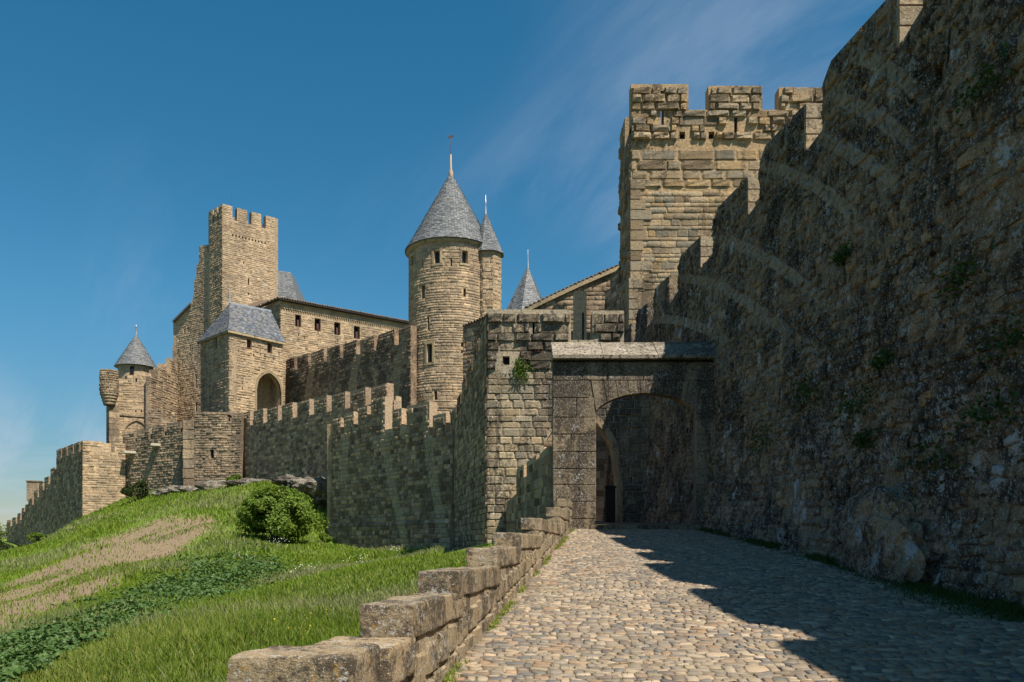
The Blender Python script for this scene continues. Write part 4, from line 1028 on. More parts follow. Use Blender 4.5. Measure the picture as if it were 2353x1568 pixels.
def spire():
    Y = 92.0; cx = wx(1213, Y); r = 60 * K / F * Y; z0, z1 = wz(712, Y), wz(612, Y)
    root = empty('slate_spire', (cx, Y, z0 - 6), 'grey hexagonal slate spire showing above the bastion merlons', 'spire')
    base = [(cx + r * math.cos(math.radians(a)), Y + r * math.sin(math.radians(a)), z0 - 1.0) for a in (20, 80, 140, 200, 255, 310)]
    pyr_roof(root, base, (cx, Y, z1), 26, 0.32, M['slate'])
    revolve('drum', (cx, Y), [(r * 0.93, z0 - 8), (r * 0.93, z0 - 0.95)], M['castle'], root, 24, False)
    revolve('finial', (cx, Y), [(0.14, z1 - 0.5), (0.10, z1 + 0.3), (0.05, z1 + 1.2), (0.02, z1 + 1.9), (0, z1 + 1.92)], M['lead'], root, 8)
spire()

# ------------------------------------------------------------------ curtain walls, left of the bastion
def wall_thing(name, label, P0, P1, top, zb0, zb1, T, mat, h=(0.22, 0.36), ln=(0.35, 0.85), proud=(0.01, 0.05), limit=300, holes=(), batter=None, kind='rough', core_mat=None, cat='wall', minpx=9, group=None):
    surf = Plane(P0, P1, batter)
    root = empty(name, (P0[0], P0[1], zb0), label, cat, group)
    w = Wall(surf, top(surf) if callable(top) else top, [(0, zb0), (surf.L, zb1)], T, holes)
    w.core('wall_core', core_mat or mat, root)
    place_stones(surf, w.layout(h, ln), mat, root, kind, True, proud, limit, minpx)
    return root, surf, w
def holes_on(surf, lst):
    """putlog holes and slits given by picture columns/rows on a plane wall"""
    out = []
    for vx, vy, w, h in lst:
        k = (vx * K - CX) / F; d0 = surf.n.dot(surf.P0); Y = d0 / (surf.n.x * k + surf.n.y); P = Vector((k * Y, Y)); q = (P - surf.P0).dot(surf.t); z = wz(vy, Y)
        ww, hh = w * K / F * Y / 2, h * K / F * Y / 2
        if 0.05 + ww < q < surf.L - ww - 0.05: out.append(rect_hole(q - ww, q + ww, z - hh, z + hh))
    return out
def blind(root, surf, holes, depth=0.3, pane='dark', name='putlog_hole'):
    for h in holes:
        q, z = (h['s0'] + h['s1']) / 2, h['lo'][0][1]; window(root, surf, q, z, h['s1'] - h['s0'] + 0.03, h['hi'][0][1] - z + 0.03, depth, False, pane, name=name)

def curtain_c1():
    sf = Plane(C1_L, C1_R)
    # crenellation read along the wall: (from,to) in picture columns and heights of merlon tops
    def q_of(vx):
        k = (vx * K - CX) / F; d0 = sf.n.dot(sf.P0); Y = d0 / (sf.n.x * k + sf.n.y); return (Vector((k * Y, Y)) - sf.P0).dot(sf.t), Y
    mer = [(765, 782, 962), (790, 812, 948), (822, 843, 935), (852, 884, 915), (901, 922, 940), (934, 986, 928), (994, 1024, 952), (1034, 1046, 938)]
    top = []
    for a, b, vy in mer:
        qa, Ya = q_of(a); qb, Yb = q_of(b); z = wz(vy, (Ya + Yb) / 2)
        qa, qb = max(qa, 0), min(qb, sf.L)
        if top: zl = min(z, top[-1][1]) - 1.25; top += [(top[-1][0], zl), (qa, zl)]
        top += [(qa, z), (qb, z)]
    if top[0][0] > 1e-3: top = [(0, top[0][1])] + top
    if top[-1][0] < sf.L: top += [(sf.L, top[-1][1])]
    bat = lambda z, q: 0.0 if z > 2.4 else (2.4 - z) * 0.10 + (0.05 if z < 1.6 else 0)
    surf = Plane(C1_L, C1_R, bat)
    root = empty('curtain_bastion', (C1_L[0], C1_L[1], -1.0), 'shaded crenellated bastion with pale curved bands, standing in the grass', 'wall')
    hl = holes_on(surf, [(897, 1204, 4, 10), (945, 1147, 4, 8), (1043, 1245, 4, 8), (905, 1162, 4, 9), (1080, 1265, 4, 6), (840, 1040, 3, 14), (800, 1010, 3, 12), (1010, 1010, 3, 12)])
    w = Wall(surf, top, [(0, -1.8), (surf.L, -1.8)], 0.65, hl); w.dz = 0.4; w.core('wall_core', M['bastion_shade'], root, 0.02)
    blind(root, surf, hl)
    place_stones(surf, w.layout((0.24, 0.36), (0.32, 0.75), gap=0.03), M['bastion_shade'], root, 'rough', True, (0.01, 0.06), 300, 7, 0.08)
    # left return of the bastion, going back into the hill
    s2 = Plane((C1_L[0], C1_L[1] + 0.02), (C1_L[0] + 5.5, C1_L[1] + 9)); z = top[0][1]
    w2 = Wall(s2, [(0, z - 0.3), (s2.L, z - 0.3)], [(0, -1.8), (s2.L, -1.8)], 0.6); w2.core('return_core', M['bastion_shade'], root)
curtain_c1()
def curtain_c3():
    P0, P1 = (wx(553, 80), 80.0), (wx(905, 58.5), 58.5); sf = Plane(P0, P1)
    def top(s): 
        z0, z1 = wz(950, 80), wz(893, 59.5); return merlons(0, s.L, z0, z1 + 0.3, 2.25, 0.85, 1.35, 'm', True, 0.06)
    hl = holes_on(sf, [(v, 968 - (v - 570) * 0.14, 4, 6) for v in range(575, 760, 24)] + [(640, 1040, 3, 10), (705, 1060, 3, 8), (690, 1010, 4, 5), (610, 1030, 4, 5)])
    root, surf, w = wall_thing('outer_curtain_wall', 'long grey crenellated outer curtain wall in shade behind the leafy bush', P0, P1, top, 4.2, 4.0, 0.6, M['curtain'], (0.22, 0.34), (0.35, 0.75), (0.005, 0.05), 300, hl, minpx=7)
    blind(root, surf, hl)
    # a detached rear merlon block standing behind
    zt = wz(897, 66); b = empty('rear_parapet', (wx(865, 66), 66, zt - 3), 'pale block of parapet rising behind the bastion merlons', 'parapet')
    x = wx(868, 67); box('block', (x, 67, zt - 1.5), (1.7, 0.7, 3.0), M['curtain'], b, -0.75, 0.03); box('sunlit_cap', (wx(908, 67), 67.4, wz(910, 67) - 1.5), (0.8, 0.6, 3.0), M['castle'], b, -0.75, 0.03)  # lighter castle stone paints the second block as a sunlit merlon end
curtain_c3()
def curtain_c45():
    # projecting lower turret under the arched tower
    P0, P1 = (wx(447, 79.0), 79.0), (wx(554, 78.6), 78.6); sf = Plane(P0, P1)
    zt = wz(948, 79)
    top = [(0, zt + 0.1), (sf.L * 0.62, zt), (sf.L * 0.72, zt), (sf.L * 0.72, zt - 0.9), (sf.L * 0.80, zt - 0.9), (sf.L * 0.80, zt - 0.1), (sf.L, zt - 0.1)]
    hl = holes_on(sf, [(487, 1043, 9, 20), (523, 970, 2.5, 36)])
    root, surf, w = wall_thing('projecting_turret', 'rough weathered turret projecting at the foot of the arched tower', P0, P1, top, 3.8, 3.8, 2.6, M['castle_weathered'], (0.18, 0.30), (0.25, 0.7), (0.0, 0.06), 200, hl, minpx=7)
    blind(root, surf, hl, 0.35, 'dark', 'arrow_slit')
    # wall with merlons to its left, and a buttress
    P0, P1 = (wx(283, 86.5), 86.5), (wx(440, 80.5), 80.5)
    root, surf, w = wall_thing('terrace_wall', 'dark weathered crenellated terrace wall between the corner bastion and the turret', P0, P1,
        lambda s: merlons(0, s.L, wz(996, 86.5), wz(962, 80.5), 2.0, 0.45, 1.15, 'm', True, 0.1), 3.2, 4.0, 0.55, M['castle_weathered'], (0.18, 0.32), (0.28, 0.7), (0.0, 0.06), 250, (), minpx=7)
    z1, z0 = wz(966, 79.3), 3.8; x = wx(441, 79.3); bt = empty('buttress', (x, 79.3, z0), 'pale narrow buttress on the terrace wall', 'buttress')
    n = 9
    for i in range(n):
        hh = (z1 - z0) / n; box('buttress_stone', (x, 79.6, z0 + hh * (i + 0.5)), (1.55 + 0.1 * (i % 2), 1.2, hh - 0.02), M['castle_weathered'], bt, 0.03 * (i % 2), 0.04)
    for vx, vy, Y, lab in ((299, 1040, 85.4, 'pale stone spout in the corner between the sunlit bastion and the terrace wall'), (360, 1023, 83.3, 'pale stone spout on the middle of the terrace wall')):
        tag(box('stone_spout', wp(vx, vy, Y), (1.2, 0.9, 0.28), M['pale_stone'], None, 0.5, 0.04), lab, 'spout', 'stone spouts')
curtain_c45()
def curtain_c67():
    c = (wx(190, 84), 84.0); r = (wx(288, 86.0), 86.0)
    zt = wz(1012, 84)
    sf = Plane(c, r); q = lambda vx: min(max((wx(vx, 85) - c[0]) / (r[0] - c[0]) * sf.L, 0), sf.L)
    top = [(0, zt), (q(237), zt), (q(237), zt - 0.15), (q(252), zt - 0.15), (q(252), zt - 1.1), (q(258), zt - 1.1), (q(258), zt - 0.05), (sf.L, zt - 0.1)]
    hl = holes_on(sf, [(192, 1037, 3, 4), (218, 1042, 2.5, 8), (235, 1045, 2.5, 4)])
    root, surf, w = wall_thing('corner_bastion', 'sunlit yellow face of the corner bastion at the end of the hillside', c, r, top, 1.5, 3.0, 0.6, M['castle'], (0.22, 0.36), (0.35, 0.9), (0.0, 0.04), 250, hl, minpx=7)
    blind(root, surf, hl)
    l = (wx(130, 95), 95.0)
    root2, s2, w2 = wall_thing('bastion_flank', 'dark shaded flank of the corner bastion', (l[0], l[1]), (c[0], c[1] + 0.02), lambda s: merlons(0, s.L, wz(1034, 95), zt, 2.6, 0.7, 1.1, 'm', True), 0.2, 1.4, 0.6, M['curtain'], (0.25, 0.4), (0.4, 0.9), (0.005, 0.05), 120, (), minpx=7)
    # the outer wall stepping away downhill
    e = (wx(16, 128), 128.0)
    def top7(s):
        steps = [(16, 1196), (28, 1190), (40, 1180), (50, 1168), (58, 1160), (66, 1146), (78, 1128), (90, 1112), (102, 1098), (116, 1078), (131, 1076)]
        kx = lambda vx: s.L * ((lambda k: ((k * (e[1]) - e[0]) / ((l[0] - e[0]) - k * (l[1] - e[1]))))((vx * K - CX) / F))
        out = []
        for (a, va), (b, vb) in zip(steps, steps[1:]):
            qa, qb = max(kx(a), 0), min(kx(b), s.L); Y = e[1] + (l[1] - e[1]) * qa / s.L; z = wz(va, Y); m = qa + (qb - qa) * 0.68
            out += [(qa, z), (m, z), (m, z - 1.0), (qb, z - 1.0)]
        out[0] = (0, out[0][1]); out[-1] = (s.L, out[-1][1]); return out
    wall_thing('descending_outer_wall', 'dark outer wall stepping down into the distance at far left', e, l, top7, -4.0, -1.0, 0.7, M['curtain'], (0.3, 0.45), (0.5, 1.1), (0.005, 0.05), 60, (), minpx=7)
    x, Y = wx(80, 112), 112.0; t = empty('bartizan', (x, Y, wz(1165, Y)), 'small square lookout box on the descending outer wall', 'turret')
    z0, z1 = wz(1152, Y), wz(1108, Y); box('body', (x, Y, (z0 + z1) / 2), (1.75, 1.75, z1 - z0), M['castle_weathered'], t, 0.4, 0.04); box('slab_roof', (x, Y, z1 + 0.08), (1.95, 1.95, 0.18), M['castle_weathered'], t, 0.4, 0.03)
    box('corbel', (x, Y, z0 - 0.5), (1.4, 1.4, 1.0), M['castle_weathered'], t, 0.4, 0.05); box('arrow_slit', (x - 0.25, Y - 0.93, (z0 + z1) / 2), (0.12, 0.1, 0.9), M['dark'], t, 0.4)
curtain_c67()
def inner_curtain():
    root, surf, w = wall_thing('inner_curtain_wall', 'blackened crenellated inner wall climbing to the round tower, pale stripes on it', IW_L, IW_R,
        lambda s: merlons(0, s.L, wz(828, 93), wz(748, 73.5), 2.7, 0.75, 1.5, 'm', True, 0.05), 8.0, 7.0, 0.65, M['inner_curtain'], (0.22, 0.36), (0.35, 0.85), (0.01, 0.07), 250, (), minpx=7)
inner_curtain()

# ------------------------------------------------------------------ arched tower with the slate hip roof
def arch_tower():
    c, r, l = (wx(527, 84), 84.0), (wx(650, 89), 89.0), (wx(461, 88.5), 88.5)
    ze = 22.6
    root = empty('arched_tower', (c[0], c[1], 8), 'tan tower with a tall pointed arch and a hipped slate roof', 'tower')
    sr = Plane(c, r); 
    def q_of(vx, s=sr):
        k = (vx * K - CX) / F; d0 = s.n.dot(s.P0); Y = d0 / (s.n.x * k + s.n.y); return (Vector((k * Y, Y)) - s.P0).dot(s.t), Y
    qa, qb = q_of(590)[0], q_of(646)[0]; Ya = q_of(618)[1]; sp = wz(898, Ya); ap = wz(857, Ya) - sp; half = (qb - qa) / 2; Rr = (ap * ap + half * half) / (2 * half)
    hole = arch_hole(qa, qb, wz(952, Ya) - 1, sp, pointed(half, Rr), 16)
    wins = holes_on(sr, [(573, 791, 13, 24), (620, 800, 13, 24)]); beams = holes_on(sr, [(535, 805, 3.5, 6), (560, 812, 3.5, 6), (583, 816, 3.5, 6), (608, 820, 3.5, 6), (629, 824, 3.5, 6)]); slits = holes_on(sr, [(549, 793, 2, 34), (598, 802, 2, 34), (641, 808, 2, 34), (557, 882, 2.2, 40)])
    w = Wall(sr, [(0, ze), (sr.L, ze)], [(0, 7), (sr.L, 7)], 0.8, [hole] + wins + beams + slits); w.core('right_face', M['castle'], root)
    blind(root, sr, wins, 0.35, 'wood', 'window'); blind(root, sr, beams, 0.3, 'dark', 'beam_hole'); blind(root, sr, slits, 0.25, 'dark', 'arrow_slit')
    # back of the great arch: a deep shaded recess
    P = [sr.pt(qa - 0.2, 7, -2.2), sr.pt(qb + 0.2, 7, -2.2), sr.pt(qb + 0.2, sp + ap + 0.3, -2.2), sr.pt(qa - 0.2, sp + ap + 0.3, -2.2)]
    prism('arch_back', P, (0.2, 0.2, 0), M['castle'], root)
    for q in (qa, qb): prism('arch_cheek', [sr.pt(q, 7, -0.78), sr.pt(q, 7, -2.2), sr.pt(q, sp + ap, -2.2), sr.pt(q, sp + ap, -0.78)], tuple(sr.t * (-0.15 if q == qa else 0.15)) + (0,), M['castle'], root)
    rim = []     # smooth dressed surround of the arch
    for i, (q, z) in enumerate([(qa, wz(952, Ya))] + hole['hi'] + [(qb, wz(952, Ya))]):
        m = (qa + qb) / 2; f = 1 + 0.22 / half; rim.append((sr.pt(q, z, 0.06), sr.pt(m + (q - m) * f, z + (0.30 if z > sp else 0), 0.06)))
    V = [p for a in rim for p in a] + [p - Vector((*sr.n, 0)) * 0.3 for a in rim for p in a]; n = len(rim); Fc = []
    for i in range(n - 1):
        a = 2 * i; o = 2 * n; Fc += [(a, a + 1, a + 3, a + 2), (a + 1, a + 1 + o, a + 3 + o, a + 3), (a, a + 2, a + 2 + o, a + o)]
    mesh_obj('arch_surround', V, Fc, M['plaster'], root)
    skip = lambda q, z: qa - 0.3 < q < qb + 0.3 and z < sp + ap + 0.2 and abs(q - (qa + qb) / 2) < half * 1.25 and z < sp + 0.3 + pointed(half * 1.25, Rr * 1.25)(min(max((q - (qa + qb) / 2) / (2.5 * half) + 0.5, 0), 1))
    place_stones(sr, w.layout((0.20, 0.32), (0.35, 0.9), skip=skip, gap=0.04), M['castle'], root, 'rough', True, (0.0, 0.045), 300, 6, 0.09)
    s2 = Plane(l, (c[0], c[1] + 0.01)); h2 = holes_on(s2, [(497, 789, 10, 26), (489, 900, 2, 40)])
    w2 = Wall(s2, [(0, ze), (s2.L, ze)], [(0, 7), (s2.L, 7)], 0.8, h2); w2.core('left_face', M['castle_weathered'], root); blind(root, s2, h2, 0.35, 'dark', 'window')
    place_stones(s2, w2.layout((0.22, 0.36), (0.4, 1.0), gap=0.05), M['castle_weathered'], root, 'rough', True, (0.0, 0.07), 200, 6)
    # roof: eaves ring, ridge
    e = 0.35; C = Vector((c[0], c[1] - e, ze)); Rr_ = Vector((r[0] + e, r[1], ze)); Lr = Vector((l[0] - e, l[1], ze)); Bk = Rr_ + (Lr - C); Bk.z = ze
    rg0 = Vector((wx(528, 88), 88.0, wz(697, 88))); rg1 = Vector((wx(622, 91), 91.0, wz(715, 91))); 
    lw = Vector((0, 0, 0.6)); rf = mesh_obj('roof', [C, Rr_, Bk, Lr, rg0 - lw, rg1 - lw], [(0, 1, 5, 4), (3, 0, 4), (1, 2, 5), (2, 3, 4, 5), (3, 2, 1, 0)], M['slate_brown'], root)
    quad = lambda a, b, t0, t1: (lambda u, v: (a + (b - a) * u) * (1 - v) + (t0 + (t1 - t0) * u) * v)
    slates('slates', quad(C, Rr_, rg0, rg1), lambda v: 7.5 - 1.2 * v, 22, 0.30, M['slate_brown'], rf)
    slates('slates', quad(Lr, C, rg0, rg0 + Vector((0.01, 0, 0))), lambda v: 6.5 * (1 - v) + 0.1, 22, 0.30, M['slate_brown'], rf)
    slates('slates', quad(Rr_, Bk, rg1, rg1 + Vector((0.01, 0, 0))), lambda v: 6.5 * (1 - v) + 0.1, 22, 0.30, M['slate_brown'], rf)
    prism('lead_ridge', [rg0 + Vector((0, 0, -0.02)), rg1 + Vector((0, 0, -0.02)), rg1 + Vector((0, 0, 0.14)), rg0 + Vector((0, 0, 0.14))], (0.05, 0.15, 0), M['lead'], rf)
    revolve('finial', (rg0.x, rg0.y), [(0.12, rg0.z), (0.08, rg0.z + 0.6), (0.04, rg0.z + 1.6), (0.0, rg0.z + 2.0)], M['lead'], root, 8)
    for a, b in ((C, Rr_), (Lr, C)): prism('eaves_board', [a - Vector((0, 0, 0.22)), b - Vector((0, 0, 0.22)), b, a], (0, 0.3, 0), M['plaster'], root)
arch_tower()

# ------------------------------------------------------------------ great hall with the tiled eaves
def hall():
    z = 28.3; c, r, l = (wx(645, 92), 92.0), (wx(948, 102), 102.0), (wx(590, 96), 96.0)
    root = empty('great_hall', (c[0], c[1], 12), 'long tan hall with four dark windows under a clay tile eave', 'building')
    sr = Plane(c, r); wins = holes_on(sr, [(685, 737, 14, 28), (730, 746, 15, 29), (775, 755, 15, 29), (820, 764, 15, 29)]); slits = holes_on(sr, [(686, 770, 2, 34), (731, 770, 2, 34), (776, 782, 2, 34), (700, 778, 2, 32), (795, 792, 2, 30), (822, 800, 2, 26)])
    w = Wall(sr, [(0, z), (sr.L, z)], [(0, 10), (sr.L, 10)], 0.8, wins + slits); w.core('front_face', M['castle'], root)
    for h in wins:
        q, zz = (h['s0'] + h['s1']) / 2, h['lo'][0][1]; ww, hh = h['s1'] - h['s0'], h['hi'][0][1] - zz
        o = window(root, sr, q, zz, ww + 0.03, hh + 0.03, 0.55, False, 'dark')
        sh = prism('shutter', [sr.pt(q - ww * 0.05, zz, -0.25), sr.pt(q + ww * 0.28, zz, -0.25), sr.pt(q + ww * 0.28, zz + hh * 0.62, -0.25), sr.pt(q - ww * 0.05, zz + hh * 0.62, -0.25)], tuple(sr.n * -0.08) + (0,), M['wood'], o)
    blind(root, sr, slits, 0.25, 'dark', 'arrow_slit')
    zb = z - 1.35
    place_stones(sr, w.layout((0.17, 0.30), (0.3, 0.8), z1=zb), M['castle'], root, 'rough', True, (0.0, 0.022), 250, 6, 0.09)
    n = 60; key = 'dentil'       # row of little corbels below the plain frieze
    base = Vector(root.matrix_basis.translation); me = bpy.data.meshes.new('corbel'); V, Fc = unit_lo(5, 0.1, 0.1); me.from_pydata(V.tolist(), [], Fc.tolist()); me.materials.append(M['plaster'])
    a = math.atan2(sr.t.y, sr.t.x)
    for i in range(n):
        ob = bpy.data.objects.new('corbel', me); COL.objects.link(ob); ob.parent = root; p = sr.pt((i + 0.5) * sr.L / n, zb + 0.45, -0.02) - base; ob.location = p; ob.rotation_euler = (0, 0, a + math.pi); ob.scale = (0.14, 0.16, 0.16)
    sl = Plane(l, (c[0], c[1] + 0.02)); w2 = Wall(sl, [(0, z), (sl.L, z)], [(0, 10), (sl.L, 10)], 0.8); w2.core('left_face', M['castle'], root)
    place_stones(sl, w2.layout((0.25, 0.4), (0.4, 0.9)), M['castle'], root, 'rough', True, (0.005, 0.04), 60, 6)
    C, R_, L_ = Vector((*c, z)), Vector((*r, z)), Vector((*l, z)); o = Vector((*sr.n, 0)) * 0.45; o2 = Vector((*sl.n, 0)) * 0.45
    Cc = C + o + o2
    tile_line(root, Cc + Vector((0, 0, 0.08)), R_ + o + Vector((0, 0, 0.08)), 0.30, M['tile']); tile_line(root, L_ + o2 + Vector((0, 0, 0.08)), Cc + Vector((0, 0, 0.08)), 0.30, M['tile'])
    back = (L_ - C) * 1.6; rg = Vector((0, 0, 1.1)); rf = mesh_obj('tiled_roof', [Cc + Vector((0, 0, 0.05)), R_ + o + Vector((0, 0, 0.05)), R_ + back + rg, C + back * 0.7 + rg, L_ + o2 + Vector((0, 0, 0.05)), L_ + back + rg], [(0, 1, 2, 3), (0, 3, 5, 4)], M['tile'], root)
    prism('eaves_board', [Cc - Vector((0, 0, 0.12)), R_ + o - Vector((0, 0, 0.12)), R_ - Vector((0, 0, 0.12)), C - Vector((0, 0, 0.12))], (0, 0, 0.14), M['timber'], root)
    # slate roof block behind the keep
    Y = 110.0; rr = empty('slate_roof_block', (wx(655, Y), Y, 20), 'steep grey slate roof behind the tall keep', 'roof')
    A, B, Cq, D = wp(622, 692, Y), wp(684, 692, Y), wp(668, 626, Y + 3), wp(620, 619, Y + 3); bk = Vector((0, 9, 0))
    rf = mesh_obj('roof', [A, B, Cq, D, A + bk, B + bk, Cq + Vector((0, 2, 0)), D + Vector((0, 2, 0))], [(0, 1, 2, 3), (1, 5, 6, 2), (5, 4, 7, 6), (3, 2, 6, 7), (4, 0, 3, 7)], M['slate'], rr)
    slates('slates', quad_surf(A, B, D, Cq), lambda v: 3.6, 24, 0.32, M['slate'], rf)
    box('wall', (wx(653, Y), Y + 4.5, wz(692, Y) - 5), (3.2, 8, 10), M['castle'], rr)
def quad_surf(a, b, t0, t1): return lambda u, v: (a + (b - a) * u) * (1 - v) + (t0 + (t1 - t0) * u) * v
hall()

# ------------------------------------------------------------------ keep and the buildings left of it
def keep():
    z = wz(468, 100); c = (wx(511, 100), 100.0); r = (wx(631, 104.3), 104.3); l = (wx(482, 102.2), 102.2)
    root = empty('keep_tower', (c[0], c[1], 15), 'tall square tan keep with merlons and a row of beam holes', 'tower')
    sr = Plane(c, r); L = sr.L; h = 2.35
    f = lambda vx: (lambda k: ((k * c[1] - c[0]) / ((r[0] - c[0]) - k * (r[1] - c[1]))) * L)((vx * K - CX) / F)
    E = [f(v) for v in (534, 545, 568, 578, 600, 611)]
    top = [(0, z), (E[0], z), (E[0], z - 1.7), (E[1], z - 1.7), (E[1], z), (E[2], z), (E[2], z - 1.7), (E[3], z - 1.7), (E[3], z), (E[4], z), (E[4], z - 1.7), (E[5], z - 1.7), (E[5], z), (L, z)]
    zh = z - 3.6; holes = [rect_hole(L * (0.13 + 0.062 * i) - 0.09, L * (0.13 + 0.062 * i) + 0.09, zh - 0.15, zh + 0.15) for i in range(13)]
    sl = holes_on(sr, [(571, 648, 3, 18), (571, 673, 4, 9), (560, 604, 3, 4)])
    w = Wall(sr, top, [(0, 14), (L, 14)], 0.8, holes + sl); w.core('right_face', M['castle'], root); blind(root, sr, holes, 0.3, 'dark', 'beam_hole'); blind(root, sr, sl, 0.3, 'dark', 'arrow_slit')
    place_stones(sr, w.layout((0.16, 0.28), (0.3, 0.75), gap=0.02), M['castle'], root, 'rough', True, (0.0, 0.022), 250, 6, 0.09)
    s2 = Plane(l, (c[0], c[1] + 0.01)); m2 = merlons(0, s2.L, z - 0.02, z - 0.02, 0.75, 0.38, 1.7, 'm')
    sl2 = holes_on(s2, [(496, 648, 3, 26)])
    w2 = Wall(s2, m2, [(0, 14), (s2.L, 14)], 0.8, sl2); w2.core('left_face', M['castle'], root); blind(root, s2, sl2)
    place_stones(s2, w2.layout((0.2, 0.34), (0.35, 0.8)), M['castle'], root, 'rough', True, (0.01, 0.06), 100, 6)
    bk = Vector(r) + (Vector(l) - Vector(c))
    for p, q, nm in ((r, bk, 'back_face'), (bk, l, 'rear_face')):
        sf = Plane(p, q); ww = Wall(sf, merlons(0, sf.L, z, z, 1.2, 0.6, 1.7), [(0, 14), (sf.L, 14)], 0.5); ww.core(nm, M['castle'], root)
    revolve('lightning_rod', (wx(532, 103), 103.0), [(0.03, z - 2), (0.02, wz(447, 103)), (0, wz(446, 103))], M['iron'], root, 5)
    # gabled wall left of the keep
    P0, P1 = (wx(405, 106.5), 106.5), (wx(514, 101.2), 101.2); sg = Plane(P0, P1)
    def q_of(vx):
        k = (vx * K - CX) / F; d0 = sg.n.dot(sg.P0); Y = d0 / (sg.n.x * k + sg.n.y); return (Vector((k * Y, Y)) - sg.P0).dot(sg.t), Y
    prof = [(405, 738), (441, 700), (441, 692), (446, 672), (446, 645), (451, 636), (451, 612), (457, 603), (457, 566), (476, 562), (476, 580), (480, 582), (480, 610), (484, 612), (484, 640), (514, 640)]
    top = [];
    for vx, vy in prof:
        q, Y = q_of(vx); top.append((min(max(q, 0), sg.L), wz(vy, Y)))
    hl = holes_on(sg, [(424, 762, 5, 14), (432, 755, 5, 16), (437, 800, 4, 14), (450, 875, 6, 32), (451, 942, 7, 36), (470, 765, 4, 18), (421, 815, 3, 14), (476, 740, 4, 22)])
    g = empty('gabled_house', (P0[0], P0[1], 10), 'tall tan castle house with a stepped gable left of the keep', 'building')
    w3 = Wall(sg, top, [(0, 8), (sg.L, 8)], 0.9, hl); w3.core('gable_wall', M['castle'], g); blind(g, sg, hl, 0.35, 'dark', 'window')
    place_stones(sg, w3.layout((0.2, 0.32), (0.35, 0.8), gap=0.02), M['castle'], g, 'rough', True, (0.0, 0.02), 120, 6, 0.09)
    P2 = (P0[0] + 2.5, P0[1] + 7); s4 = Plane(P0, P2); w4 = Wall(s4, [(0, top[0][1]), (s4.L, top[0][1])], [(0, 8), (s4.L, 8)], 0.5); w4.core('side_wall', M['castle'], g)
    a, b = sg.pt(0, top[0][1], 0.25), sg.pt(q_of(441)[0], top[1][1], 0.25)
    prism('slate_verge', [a - Vector((0.3, 0, 0.2)), b, b + Vector((0, 0, 0.25)), a + Vector((-0.3, 0, 0.06))], (1.5, 6, 0), M['slate'], g)
keep()
